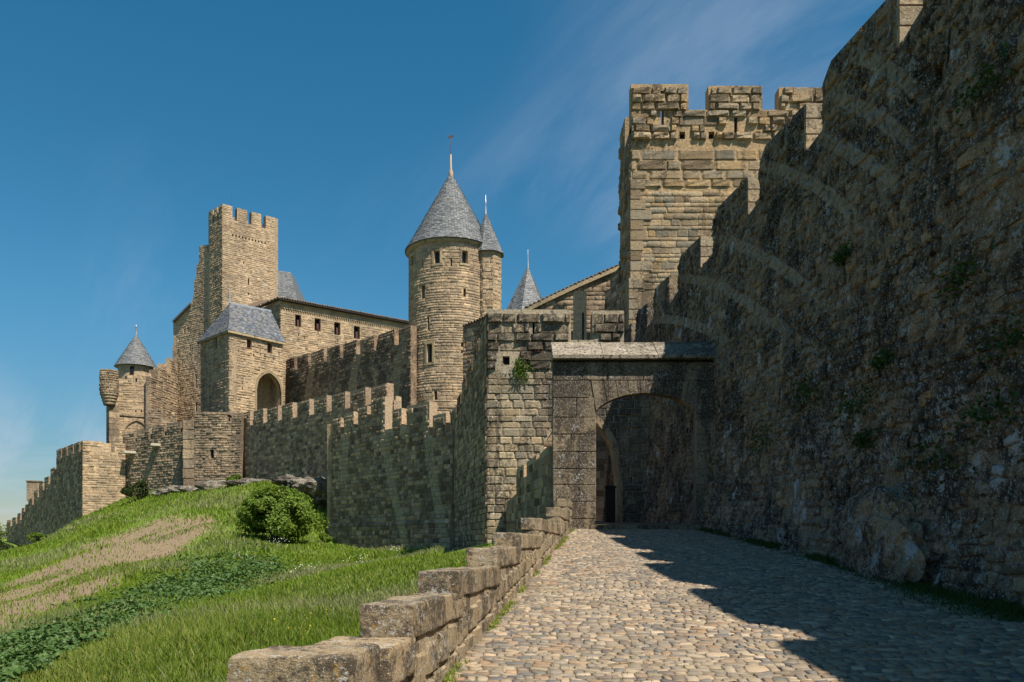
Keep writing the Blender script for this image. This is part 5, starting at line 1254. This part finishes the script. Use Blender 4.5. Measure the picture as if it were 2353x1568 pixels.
def far_left_group():
    # round tower with cone
    Y = 109.0; cx = wx(313, Y); R = 38 * K / F * Y; z0 = wz(846, Y); za = wz(769, Y)
    root = empty('pepper_pot_tower', (cx, Y, 12), 'small round tower with a slate cone at the left end of the castle', 'tower')
    revolve('drum', (cx, Y), [(R, 10), (R, z0)], M['castle'], root, 32)
    for v in (303, 333): 
        x = wx(v, Y - R); box('window', (x, Y - math.sqrt(max(R * R - (x - cx) ** 2, 0.1)), z0 - 0.8), (0.45, 0.3, 1.1), M['dark'], root)
    cone_roof(root, (cx, Y), R + 0.45, z0, za, 0.5, 30, 0.32, M['slate'])
    revolve('finial', (cx, Y), [(0.16, za - 0.4), (0.12, za + 0.3), (0.09, za + 1.0), (0.14, za + 1.1), (0.05, za + 1.3), (0, za + 1.35)], M['lead'], root, 8)
    # lit wall in front with arch tympanum
    P0, P1 = (wx(264, 98.5), 98.5), (wx(347, 99.5), 99.5)
    sf = Plane(P0, P1); hl = holes_on(sf, [(312, 872, 3, 8), (326, 885, 2, 16), (288, 868, 3, 8), (312, 945, 3, 4), (325, 945, 3, 4), (338, 945, 3, 4)])
    zt = wz(862, 99)
    root, s1, w1 = wall_thing('sunlit_castle_wall', 'pale sunlit wall with a blind pointed arch under the slate cone', P0, P1, [(0, zt - 0.5), (sf.L * 0.35, zt - 0.5), (sf.L * 0.35, zt), (sf.L * 0.5, zt), (sf.L * 0.5, zt - 1.0), (sf.L * 0.62, zt - 1.0), (sf.L * 0.62, zt), (sf.L, zt + 0.3)], 6, 6, 0.6, M['castle'], (0.24, 0.36), (0.4, 0.9), (0.0, 0.035), 150, hl, minpx=6)
    blind(root, s1, hl)
    zc = wz(955, 99); prism('string_course', [s1.pt(0, zc, 0.12), s1.pt(s1.L, zc - 0.2, 0.12), s1.pt(s1.L, zc + 0.02, 0.12), s1.pt(0, zc + 0.22, 0.12)], (0, 0.3, 0), M['castle_weathered'], root)
    q0, q1 = s1.L * 0.22, s1.L * 0.98; m, half = (q0 + q1) / 2, (q1 - q0) / 2; fn = pointed(half, half * 1.35); zs = wz(1000, 99); N = 16; V, Fc = [], []
    for i in range(N + 1):
        q = q0 + (q1 - q0) * i / N; zz = zs + fn(i / N); qq = m + (q - m) * 0.90
        V += [s1.pt(q, zz, 0.14), s1.pt(qq, zs + (zz - zs) * 0.88, 0.14), s1.pt(qq, zs + (zz - zs) * 0.88, -0.05), s1.pt(q, zz, -0.05)]
    for i in range(N):
        for j in range(4): k = (j + 1) % 4; Fc.append((4 * i + j, 4 * i + k, 4 * i + 4 + k, 4 * i + 4 + j))
    mesh_obj('blind_arch', V, Fc, M['castle_weathered'], root)
    # brown stepped wall, then the shaded return
    P0, P1 = (wx(345, 98.8), 98.8), (wx(374, 101.5), 101.5); zt = wz(842, 100)
    wall_thing('brown_stepped_wall', 'brown stepped wall right of the sunlit castle wall', P0, P1, [(0, zt - 1.5), (0.7, zt - 1.5), (0.7, zt - 0.5), (1.6, zt - 0.5), (1.6, zt), (9, zt)], 6, 6, 0.6, M['castle_weathered'], (0.22, 0.32), (0.5, 1.2), (0.0, 0.07), 80, (), minpx=6)
    P0, P1 = (wx(372, 101.8), 101.8), (wx(408, 106.0), 106.0); zt = wz(836, 102)
    wall_thing('shaded_return_wall', 'narrow shaded crenellated wall against the gabled house', (P0[0], P0[1]), (P1[0], P1[1]), [(0, zt), (1.4, zt + 0.3), (1.4, zt - 0.8), (2.1, zt - 0.8), (2.1, zt + 1.2), (3.4, zt + 1.2), (3.4, zt + 0.2), (4.0, zt + 0.2), (4.0, zt + 3.2), (12, zt + 3.2)], 6, 6, 0.6, M['castle_weathered'], (0.25, 0.4), (0.5, 1.0), (0.01, 0.08), 60, (), minpx=6)
    # low ledge building below
    P0, P1 = (wx(342, 95.5), 95.5), (wx(402, 96.5), 96.5); zt = wz(936, 96)
    wall_thing('ledge_wall', 'low brown wall with short merlons below the gabled house', P0, P1, lambda s: merlons(0, s.L, zt, zt - 0.6, 1.6, 0.8, 1.0), 6, 6, 2.0, M['castle_weathered'], (0.22, 0.34), (0.4, 0.9), (0.01, 0.08), 80, (), minpx=6)
    # watch turret on its pier
    Y = 95.0; x = wx(251, Y); R = 18.5 * K / F * Y; z1, z0, zc = wz(854, Y), wz(905, Y), wz(932, Y)
    t = empty('watch_turret', (x, Y, wz(1040, Y)), 'round corbelled watch turret on a tall pier with orange lichen', 'turret')
    sf = Round((x, Y), R, 160, 380, None, 10); w = Wall(sf, [(0, z1), (sf.L, z1)], [(0, z0), (sf.L, z0)], 0.4); w.core('drum', M['castle_weathered'], t)
    place_stones(sf, w.layout((0.24, 0.32), (0.4, 0.8), gap=0.04), M['castle_weathered'], t, 'rough', True, (0.03, 0.1), 100, 5)
    revolve('drum_cap', (x, Y), [(R + 0.06, z1 - 0.05), (R + 0.06, z1 + 0.12), (0.0, z1 + 0.3)], M['castle_weathered'], t, 24)
    rings = [(R + 0.05, z0 + 0.05)]; n = 4
    for i in range(n):
        rr = R * (1.0 - 0.11 * i); za, zb_ = z0 - (z0 - zc) * i / n, z0 - (z0 - zc) * (i + 1) / n; rings += [(rr + 0.04, za), (rr + 0.04, za - (za - zb_) * 0.55), (rr * 0.93, zb_)]
    revolve('corbel', (x, Y), rings, M['castle_weathered'], t, 24, False)
    xa, xb = wx(239, Y), wx(268, Y); zb = wz(1042, Y)
    n = 8
    for i in range(n):
        hh = (zc - zb) / n; box('pier_stone', ((xa + xb) / 2, Y + 0.6, zb + hh * (i + 0.5)), (1.15, 1.15, hh - 0.01), M['castle_weathered'] if i != 6 else M['castle'], t, 0.75, 0.02)
far_left_group()

# ------------------------------------------------------------------ stepped parapet along the ramp
from mathutils import noise as mnoise
def worn_block(name, x0, x1, y0, y1, z0, z1, mat, parent, seed, shear=0.0, amp=0.018, rnd=0.035):
    """one dressed stone with worn, rounded edges; its sides follow the line of the ramp edge"""
    bm = bmesh.new(); nx, ny, nz = max(2, int((x1 - x0) / 0.11)), max(2, int((y1 - y0) / 0.16)), max(2, int((z1 - z0) / 0.09))
    if ny > 8: ny = 8
    bmesh.ops.create_cube(bm, size=1)
    bmesh.ops.subdivide_edges(bm, edges=bm.edges[:], cuts=9, use_grid_fill=True)
    sx, sy, sz = x1 - x0, y1 - y0, z1 - z0; h = Vector((sx, sy, sz)) / 2
    for v in bm.verts:
        p = Vector((v.co.x * sx, v.co.y * sy, v.co.z * sz))
        # push grid lines out to the edges, then round the edges off
        for i in range(3):
            f = p[i] / h[i]; g = abs(f); g = g if g > 0.9 else (1 - 1.25 * rnd / h[i] if g > 0.7 else g / 0.6 * (1 - 1.25 * rnd / h[i]) * 0.82); p[i] = math.copysign(g, f) * h[i]
        q = Vector((max(-h.x + rnd, min(h.x - rnd, p.x)), max(-h.y + rnd, min(h.y - rnd, p.y)), max(-h.z + rnd, min(h.z - rnd, p.z)))); d = p - q
        if d.length > 1e-6: p = q + d.normalized() * min(d.length, rnd)
        w = p + Vector((seed * 1.37, seed * 2.1, seed * 0.7)); n = mnoise.noise(w * 3.0) * 1.0 + mnoise.noise(w * 9.0) * 0.6 + mnoise.noise(w * 22.0) * 0.45
        p += p.normalized() * 0 + Vector((p.x / h.x, p.y / h.y * 0.6, p.z / h.z)) * amp * n
        v.co = Vector(((x0 + x1) / 2 + p.x + shear * p.y, (y0 + y1) / 2 + p.y, (z0 + z1) / 2 + p.z))
    me = bpy.data.meshes.new(name); bm.to_mesh(me); bm.free()
    o = link_mesh(name, me, mat, parent, True)
    try: me.set_sharp_from_angle(angle=math.radians(40))
    except Exception: pass
    return o
def parapet():
    root = empty('stepped_parapet', (edge_x(12) - 0.2, 12, ramp_z(12)), 'low stepped stone parapet with lichened blocks climbing left of the ramp', 'parapet')
    steps = [(5.63, -0.42), (7.24, -0.235), (9.57, -0.02), (11.7, 0.20), (15.0, 0.53), (20.2, 0.98), (24.0, 1.41), (25.35, 1.41)]
    T = 0.37; hb = 0.235
    for i, ((ya, z), (yb, _)) in enumerate(zip(steps, steps[1:])):
        n = max(1, int(round((yb + 0.25 - ya) / 1.1))); yy = ya
        for k in range(n):
            ye = ya + (yb + 0.3 - ya) * (k + 1) / n; m = (yy + ye) / 2; xr = edge_x(m) + 0.008
            worn_block('coping_block', xr - T, xr, yy + 0.006, ye - 0.006, z - hb, z + random.uniform(-0.008, 0.008), M['parapet'], root, i * 7 + k, 0.132, 0.011, 0.012); yy = ye
    # broad worn end of the wall, nearest the camera
    worn_block('end_block', -1.55, -0.86, 4.42, 5.02, -1.02, -0.615, M['parapet'], root, 91, 0.1, 0.018, 0.03)
    worn_block('coping_block', -1.30, -0.725, 5.03, 5.72, -0.90, -0.64, M['parapet'], root, 92, 0.13, 0.014, 0.02)
    worn_block('end_block', -1.58, -0.84, 4.36, 5.1, -1.75, -1.03, M['parapet'], root, 93, 0.1, 0.02, 0.05)
    P0, P1 = (edge_x(5.0), 5.0), (edge_x(25.3), 25.3); sf = Plane(P0, P1); k = sf.L / 20.3
    top = [(0, -0.90), (0.6 * k, -0.90)]; 
    for (ya, z), (yb, _) in zip(steps, steps[1:]): top += [((ya - 5.0) * k, z - hb - 0.004), (min((yb - 5.0) * k, sf.L), z - hb - 0.004)]
    bot = [(0, ramp_z(5) - 0.5), (sf.L, ramp_z(25.3) - 0.5)]
    w = Wall(sf, top, bot, T - 0.02); w.core('wall_core', M['parapet'], root, 0.015)
    place_stones(sf, w.layout((0.17, 0.27), (0.24, 0.55), slope=0.088, gap=0.012), M['parapet'], root, 'rough', False, (0.0, 0.018), 300, 5, 0.07)
parapet()

# ------------------------------------------------------------------ rocks
dr = icorock('rock_outcrop', (XB(13.4) - 0.12, 13.4, ramp_z(13.4) + 0.35), (0.45, 1.5, 1.15), M['big'], 3, None, 5, 0.45)
tag(dr, 'dark lichen streaked rock bulging from the foot of the tall right wall', 'rock')
ROCKS = [((425, 1127, 77.5), (2.6, 1.0, 0.55), 'low pale limestone ledge under the terrace wall buttress'), ((510, 1122, 75.5), (2.9, 1.2, 0.8), 'pale limestone outcrop below the projecting turret'),
         ((590, 1113, 74), (2.3, 1.0, 0.6), 'thin pale rock ledge left of the big bush top'), ((672, 1106, 68), (1.4, 1.0, 0.6), 'white layered rock just behind the big bush'),
         ((728, 1122, 65), (1.6, 1.1, 1.0), 'large dark topped boulder between the big bush and the shaded bastion'), ((705, 1110, 66), (1.1, 0.9, 0.55), 'pale boulder behind the dark topped boulder')]
for i, (p, s, lab) in enumerate(ROCKS):
    c = wp(*p); tag(icorock('rock', (c.x, c.y, c.z - s[2] * 0.25), s, M['rock'], 10 + i * 2.3, None, 4, 0.75, 0.2 * i), lab, 'rock', 'rocks under the curtain walls')

# ------------------------------------------------------------------ vegetation
def blades(name, P, h, w, mat, lean=0.45, parent=None, kind='stuff', tint=None):
    n = len(P); a = RNG.uniform(0, 2 * np.pi, n); la = RNG.uniform(0, 2 * np.pi, n); ln = RNG.uniform(0.1, 1.0, n) * lean * h
    d = np.stack([np.cos(a), np.sin(a), np.zeros(n)], 1) * (w / 2)[:, None]; L = np.stack([np.cos(la), np.sin(la), np.zeros(n)], 1) * ln[:, None]
    up = np.zeros((n, 3)); up[:, 2] = h
    V = np.stack([P - d, P + d, P + d * 0.8 + up * 0.55 + L * 0.3, P - d * 0.8 + up * 0.55 + L * 0.3, P + up * (1 - 0.25 * (ln / h)[:, None]) + L], 1)
    k = np.arange(n)[:, None] * 5
    Fc = np.concatenate([k + np.array([[0, 1, 2]]), k + np.array([[0, 2, 3]]), k + np.array([[3, 2, 4]])], 1).reshape(-1, 3)
    t = np.repeat(RNG.uniform(0, 1, n) if tint is None else tint, 3)
    o = big_mesh(name, V.reshape(-1, 3), Fc, mat, parent, t)
    if kind: o['kind'] = kind
    return o
def leaves(name, P, size, mat, parent=None, kind=None, flat=0.0, nbias=None):
    n = len(P); N = RNG.normal(0, 1, (n, 3))
    if flat: N[:, 2] = np.abs(N[:, 2]) + flat
    if nbias is not None: N = N * 0.6 + nbias
    N /= np.linalg.norm(N, axis=1)[:, None]; A = RNG.normal(0, 1, (n, 3)); A -= (A * N).sum(1)[:, None] * N; A /= np.linalg.norm(A, axis=1)[:, None]; B = np.cross(N, A)
    s = np.asarray(size)[:, None] if np.ndim(size) else np.full((n, 1), size)
    V = np.stack([P - A * s * 0.5, P + B * s * 0.30 + N * s * 0.08, P + A * s * 0.5, P - B * s * 0.30 + N * s * 0.08], 1)
    k = np.arange(n)[:, None] * 4; Fc = np.concatenate([k + np.array([[0, 1, 2]]), k + np.array([[0, 2, 3]])], 1).reshape(-1, 3)
    o = big_mesh(name, V.reshape(-1, 3), Fc, mat, parent, np.repeat(RNG.uniform(0, 1, n), 2))
    if kind: o['kind'] = kind
    return o
def smooth_noise(x, y, s, seed=0):
    r = np.random.default_rng(seed); out = np.zeros_like(x)
    for i in range(6):
        a = r.uniform(0, 2 * np.pi); f = s * r.uniform(0.6, 1.8); ph = r.uniform(0, 6.3); out += np.sin((np.cos(a) * x + np.sin(a) * y) * f + ph + 0.8 * np.sin(0.37 * f * (x - y) + i))
    return out / 6 * 1.8
def hill_points(n, y0, y1, power):
    u = RNG.uniform(0, 1, n); e = 1 - power; y = (y0 ** e + (y1 ** e - y0 ** e) * u) ** (1 / e)
    xr = np.where(y < 25.5, -1.454 + 0.132 * y - 0.46, np.where(y < 50, -2.2 - 0.08 * (y - 25), np.where(y < 62, -4.0 - 0.86 * (y - 50), -13.0 - (y - 62) * 0.80))); xl = -0.80 * y
    x = xl + (xr - xl) * RNG.uniform(0, 1, n); z = terr(x, y) - 0.015
    z = z + 0.10 * np.sin(x * 0.9 + y * 0.5) * np.clip((y - 12) / 20, 0, 1) * np.clip((88 - y) / 20, 0, 1)
    px, py = vpix(x, y, z); ok = (px > -420) & (px < 1330) & (py < 1640) & (py > 1080)
    return x[ok], y[ok], z[ok], px[ok], py[ok]
def make_grass():
    x, y, z, px, py = hill_points(440000, 4.8, 84, 1.35)
    soil = in_poly(px + RNG.normal(0, 16, len(px)), py + RNG.normal(0, 9, len(py)), SOIL); ivy = in_poly(px, py, IVY); r = RNG.uniform(0, 1, len(x)); cl = smooth_noise(x, y, 0.9, 3)
    patch = smooth_noise(x * 0.8, y * 0.45, 1.2, 8) > 0.42
    ok = ~(soil & (r < np.where(patch, 0.30, 0.90))) & ~(ivy & (r < 0.85))
    x, y, z, cl, r = x[ok], y[ok], z[ok], cl[ok], RNG.uniform(0, 1, ok.sum())
    h = (0.10 + 0.17 * r) * (1 + 0.55 * np.clip(cl, -0.8, 1.4)) * (1 + y / 90); w = 0.006 + 0.0011 * y
    tt = np.clip(0.5 + 0.22 * smooth_noise(x, y, 0.35, 5) + RNG.normal(0, 0.13, len(x)), 0.02, 0.98)
    pale = (smooth_noise(x, y, 0.5, 12) + RNG.normal(0, 0.35, len(x))) > 0.45
    h = h * np.where(soil[ok], 0.55, 0.82)
    P = np.stack([x, y, z], 1)
    o = blades('grass', P[~pale], h[~pale], w[~pale], M['grass'], 0.6, tint=tt[~pale]); tag(o, 'green grass covering the hillside', 'grass')
    o = blades('seeding_grass', P[pale], h[pale] * 1.25, w[pale] * 0.8, M['grass_pale'], 0.7, tint=tt[pale]); tag(o, 'pale seeding grass in drifts on the hillside', 'grass')
    # tall broad blades beside the parapet
    n = 3000; yy = RNG.uniform(4.8, 13, n); xx = -1.454 + 0.132 * yy - 0.42 - np.abs(RNG.normal(0, 0.28, n)); zz = terr(xx, yy) - 0.02
    o = blades('tall_grass', np.stack([xx, yy, zz], 1), RNG.uniform(0.16, 0.42, n), RNG.uniform(0.012, 0.022, n), M['grass'], 0.8); tag(o, 'tall broad grass growing against the parapet', 'grass')
    # ivy-like ground cover
    x, y, z, px, py = hill_points(420000, 5, 60, 1.2); ok = in_poly(px + RNG.normal(0, 24, len(px)), py + RNG.normal(0, 13, len(py)) + 14 * smooth_noise(x, y, 1.6, 44), IVY); x, y, z = x[ok][:52000], y[ok][:52000], z[ok][:52000]
    mound = 0.10 + 0.10 * smooth_noise(x, y, 2.2, 21) + 0.06 * smooth_noise(x, y, 5.5, 22)
    P = np.stack([x, y, z + np.clip(mound, 0.02, 0.5) + RNG.uniform(0, 0.10, len(x))], 1)
    o = leaves('ground_cover', P, 0.055 + 0.0030 * y * RNG.uniform(0.7, 1.3, len(x)), M['ivy'], None, 'stuff', 0.9); tag(o, 'dark green leafy ground cover trailing across the slope', 'ground cover')
    # white and yellow flowers
    def flowers(name, spots, n, sp, mat, lab, s=0.035):
        Ps = []
        for vx, vy, Y in spots:
            c = wp(vx, vy, Y); q = RNG.normal(0, 1, (n, 3)) * np.array([sp, sp, 0.05]); xx, yv = c.x + q[:, 0], Y + q[:, 1]; zz = terr(xx, yv) + RNG.uniform(0.18, 0.40, n) * (1 + Y / 80); Ps.append(np.stack([xx, yv, zz], 1))
        P = np.concatenate(Ps); o = leaves(name, P, s * (1 + P[:, 1] / 25), mat, None, 'stuff', 1.2); tag(o, lab, 'flowers')
    flowers('white_flowers', [(750, 1475, 7.4), (830, 1330, 26), (910, 1262, 44), (960, 1265, 43), (1000, 1280, 40), (700, 1330, 27), (640, 1268, 44), (560, 1290, 38)], 60, 0.30, M['flower'], 'scattered small white flowers in the grass', 0.022)
    flowers('yellow_flowers', [(680, 1440, 10.5), (480, 1160, 66), (840, 1290, 38), (590, 1240, 50)], 16, 0.35, M['yellow_flower'], 'a few yellow flowers in the grass', 0.022)
make_grass()

def shrub(name, label, c, r, n, leaf, mat, cat='bush', group=None, lobes=14, seed=1, trunk=True):
    rr = np.random.default_rng(seed); root = empty(name, c, label, cat, group); c = np.array(c); r = np.array(r); Ps = []
    L = rr.normal(0, 1, (lobes, 3)); L /= np.linalg.norm(L, axis=1)[:, None]; L[:, 2] = np.abs(L[:, 2]) * 1.25 - 0.45
    L = L * r * rr.uniform(0.45, 0.82, (lobes, 1)); L = np.concatenate([L, np.zeros((1, 3))])
    per = n // (lobes + 1)
    for i, l in enumerate(L):
        d = rr.normal(0, 1, (per, 3)); d /= np.linalg.norm(d, axis=1)[:, None]; q = rr.uniform(0.25, 1.0, (per, 1)) ** 0.45
        R = r * (rr.uniform(0.16, 0.40) if i < lobes else 0.58); Ps.append(c + np.array([0, 0, r[2] * 0.78]) + l + d * q * R)
    P = np.concatenate(Ps)
    # tear ragged holes and stray sprigs
    k = smooth_noise(P[:, 0] + P[:, 2] * 0.7, P[:, 1] + P[:, 2] * 1.1, 3.2 / r[0], seed); P = P[k > -0.95]
    P[:, 2] = np.maximum(P[:, 2], c[2] + 0.03)
    nb = (P - (c + np.array([0, 0, r[2] * 0.6]))); nb /= np.linalg.norm(nb, axis=1)[:, None] + 1e-6; nb[:, 2] += 0.4
    leaves('foliage', P, leaf * rr.uniform(0.6, 1.3, len(P)), mat, root, None, 0.0, nb)
    if trunk:
        V, Fc = [], []
        for b in range(7):
            e = c + np.array([0, 0, r[2] * 0.8]) + L[b % lobes] * 0.9; s0 = c + rr.normal(0, 0.06, 3) * r; s0[2] = c[2] - 0.15; m = (s0 + e) / 2 + rr.normal(0, 0.08, 3) * r; ring = []
            for p, rad in ((s0, 0.035 * r[0]), (m, 0.022 * r[0]), (e, 0.006 * r[0])):
                ring.append(len(V)); V += [p + rad * np.array([math.cos(a), math.sin(a), 0]) for a in (0, 1.26, 2.51, 3.77, 5.03)]
            for q in range(2):
                for i in range(5): Fc.append((ring[q] + i, ring[q] + (i + 1) % 5, ring[q + 1] + (i + 1) % 5, ring[q + 1] + i))
        mesh_obj('stems', V, Fc, M['bark'], root)
    return root
def on_hill(vx, Y): x = wx(vx, Y); return (x, Y, float(terr(np.array([x]), np.array([Y]))[0]))
shrub('leafy_bush', 'large round light green bush on the slope left of the shaded bastion', on_hill(637, 49), (2.85, 2.4, 2.15), 26000, 0.185, M['bush'], 'bush', 'bushes on the hillside', 40, 4)
shrub('leafy_bush', 'small dark green bush beside the sunlit corner bastion', on_hill(314, 78), (1.55, 1.3, 1.35), 5000, 0.17, M['tree'], 'bush', 'bushes on the hillside', 9, 6)
shrub('leafy_bush', 'small round green bush at the foot of the grey curtain wall', on_hill(541, 74), (1.0, 0.8, 0.75), 2600, 0.15, M['bush'], 'bush', 'bushes on the hillside', 7, 8)
shrub('leafy_bush', 'ragged low shrub against the dark flank at far left', on_hill(90, 82), (1.5, 1.0, 0.9), 2500, 0.18, M['bush'], 'bush', 'bushes on the hillside', 7, 9)
shrub('leafy_bush', 'little shrub between the boulder and the shaded bastion', on_hill(748, 59), (0.7, 0.6, 0.6), 1500, 0.14, M['bush'], 'bush', 'bushes on the hillside', 6, 10)
def far_tree(vx, Y, vtop, r, lab, mat, seed):
    x = wx(vx, Y); zt = wz(vtop, Y); h = r[2] * 2; root = shrub('broadleaf_tree', lab, (x, Y, zt - h * 1.0), r, 7000, 0.32, mat, 'tree', None, 14, seed, False)
    V, Fc = [], []; zb = zt - h - 9
    for zz, rad in ((zb, 0.4), (zt - h * 0.6, 0.22), (zt - h * 0.3, 0.08)): V += [(x + rad * math.cos(a), Y + rad * math.sin(a), zz) for a in np.linspace(0, 5.4, 7)]
    for q in range(2):
        for i in range(7): Fc.append((q * 7 + i, q * 7 + (i + 1) % 7, q * 7 + 7 + (i + 1) % 7, q * 7 + 7 + i))
    mesh_obj('trunk', V, Fc, M['bark'], root)
far_tree(2, 138, 1178, (5.5, 4, 4.5), 'green tree crown behind the wall at the left edge', M['bush'], 31)
far_tree(14, 100, 1205, (3.6, 3.5, 3.8), 'olive brown tree in front of the descending wall at the left edge', M['tree'], 32)
far_tree(-30, 118, 1200, (5, 4, 4.0), 'dark tree at the extreme left edge', M['tree'], 33)

# verge of weeds along the foot of the tall wall and moss along the parapet
def verge():
    n = 44000; y = RNG.uniform(7.0, 25, n); d = np.abs(RNG.normal(0, 0.34, n)) * (0.5 + 1.5 * np.clip((15 - y) / 7, 0, 1)) ; ok = smooth_noise(y * 1.0, d * 2, 1.3, 4) > -0.35
    y, d = y[ok], d[ok]; x = 6.75 - 0.022 * y - d + 0.02; z = -1.7 + 0.088 * y
    h = RNG.uniform(0.03, 0.16, len(x)) * np.clip(1.25 - d * 0.7, 0.3, 1.25)
    o = blades('verge_grass', np.stack([x, y, z], 1), h, RNG.uniform(0.006, 0.016, len(x)), M['verge'], 0.9); tag(o, 'rough weeds along the foot of the tall right wall', 'weeds')
    n = 7000; y = RNG.uniform(5.2, 25, n); x = -1.454 + 0.132 * y + 0.02 + np.abs(RNG.normal(0, 0.05, n)); ok = smooth_noise(y, x, 2.4, 9) > -0.1; y, x = y[ok], x[ok]
    o = blades('edge_moss', np.stack([x, y, -1.7 + 0.088 * y], 1), RNG.uniform(0.02, 0.07, len(x)), RNG.uniform(0.006, 0.014, len(x)), M['grass'], 1.0); tag(o, 'moss and grass in the joint between parapet and cobbles', 'moss')
    n = 5000; y = RNG.uniform(5.0, 24, n); x = -1.454 + 0.132 * y + RNG.uniform(0.1, 3.2, n); ok = (smooth_noise(x, y, 1.4, 19) > 0.75); y, x = y[ok], x[ok]
    o = blades('joint_grass', np.stack([x, y, -1.7 + 0.088 * y], 1), RNG.uniform(0.02, 0.05, len(x)), RNG.uniform(0.005, 0.01, len(x)), M['grass'], 1.0); tag(o, 'tufts of grass between the sunlit cobbles', 'grass')
verge()
def wall_plants():
    spots = [(1905, 585, 'small tuft on the rampart below the second merlon gap'), (2180, 640, 'fern tuft high on the rampart near the right edge'), (1830, 905, 'green tuft on the rampart level with the gate arch'), (2010, 830, 'broad weed clump halfway up the rampart'),
             (2260, 950, 'long trailing green weed low on the rampart at right'), (2140, 1060, 'dark weed patch low on the rampart above the rock'), (1975, 1010, 'tuft on the rampart above the rock outcrop'), (2300, 780, 'weed tuft by the right edge of the rampart'),
             (1950, 935, 'small weed between pale lichen spots on the rampart'), (1470, 945, 'dark ivy tuft inside the gate arch'), (2200, 205, 'tuft near the top right of the rampart'), (1740, 1010, 'weed tuft on the rampart right of the gateway')]
    rr = np.random.default_rng(5)
    for i, (vx, vy, lab) in enumerate(spots):
        u = vx * K - CX; y = 6.7 / (u / F + 0.022); z = (HY - vy * K) / F * y
        f = min(max((9.2 - z) / (9.2 - ramp_z(y)), 0), 1.15); x = XM(y) - 0.5 * f - 0.10; root = empty('wall_plant', (x, y, z), lab, 'plant', 'plants rooted in the rampart')
        n = 260; s = 0.20 + 0.15 * (i % 3); P = np.array([x, y, z]) + rr.normal(0, 1, (n, 3)) * np.array([0.07, s, s * 0.42]); leaves('foliage', P, 0.075 * rr.uniform(0.6, 1.4, n), M['verge'], root)
    # valerian on the bastion
    c = wp(1197, 848, BY - 0.15); root = empty('flowering_plant', c, 'green plant with pink flowers rooted high on the sunlit bastion', 'plant')
    P = np.array(c) + rr.normal(0, 1, (320, 3)) * np.array([0.18, 0.09, 0.26]); leaves('foliage', P, 0.12 * rr.uniform(0.6, 1.3, 320), M['bush'], root)
    P = np.array(c) + np.array([0.05, -0.05, 0.72]) + rr.normal(0, 1, (24, 3)) * np.array([0.34, 0.1, 0.12]); leaves('flower', P, 0.07, M['pink_flower'], root)
wall_plants()
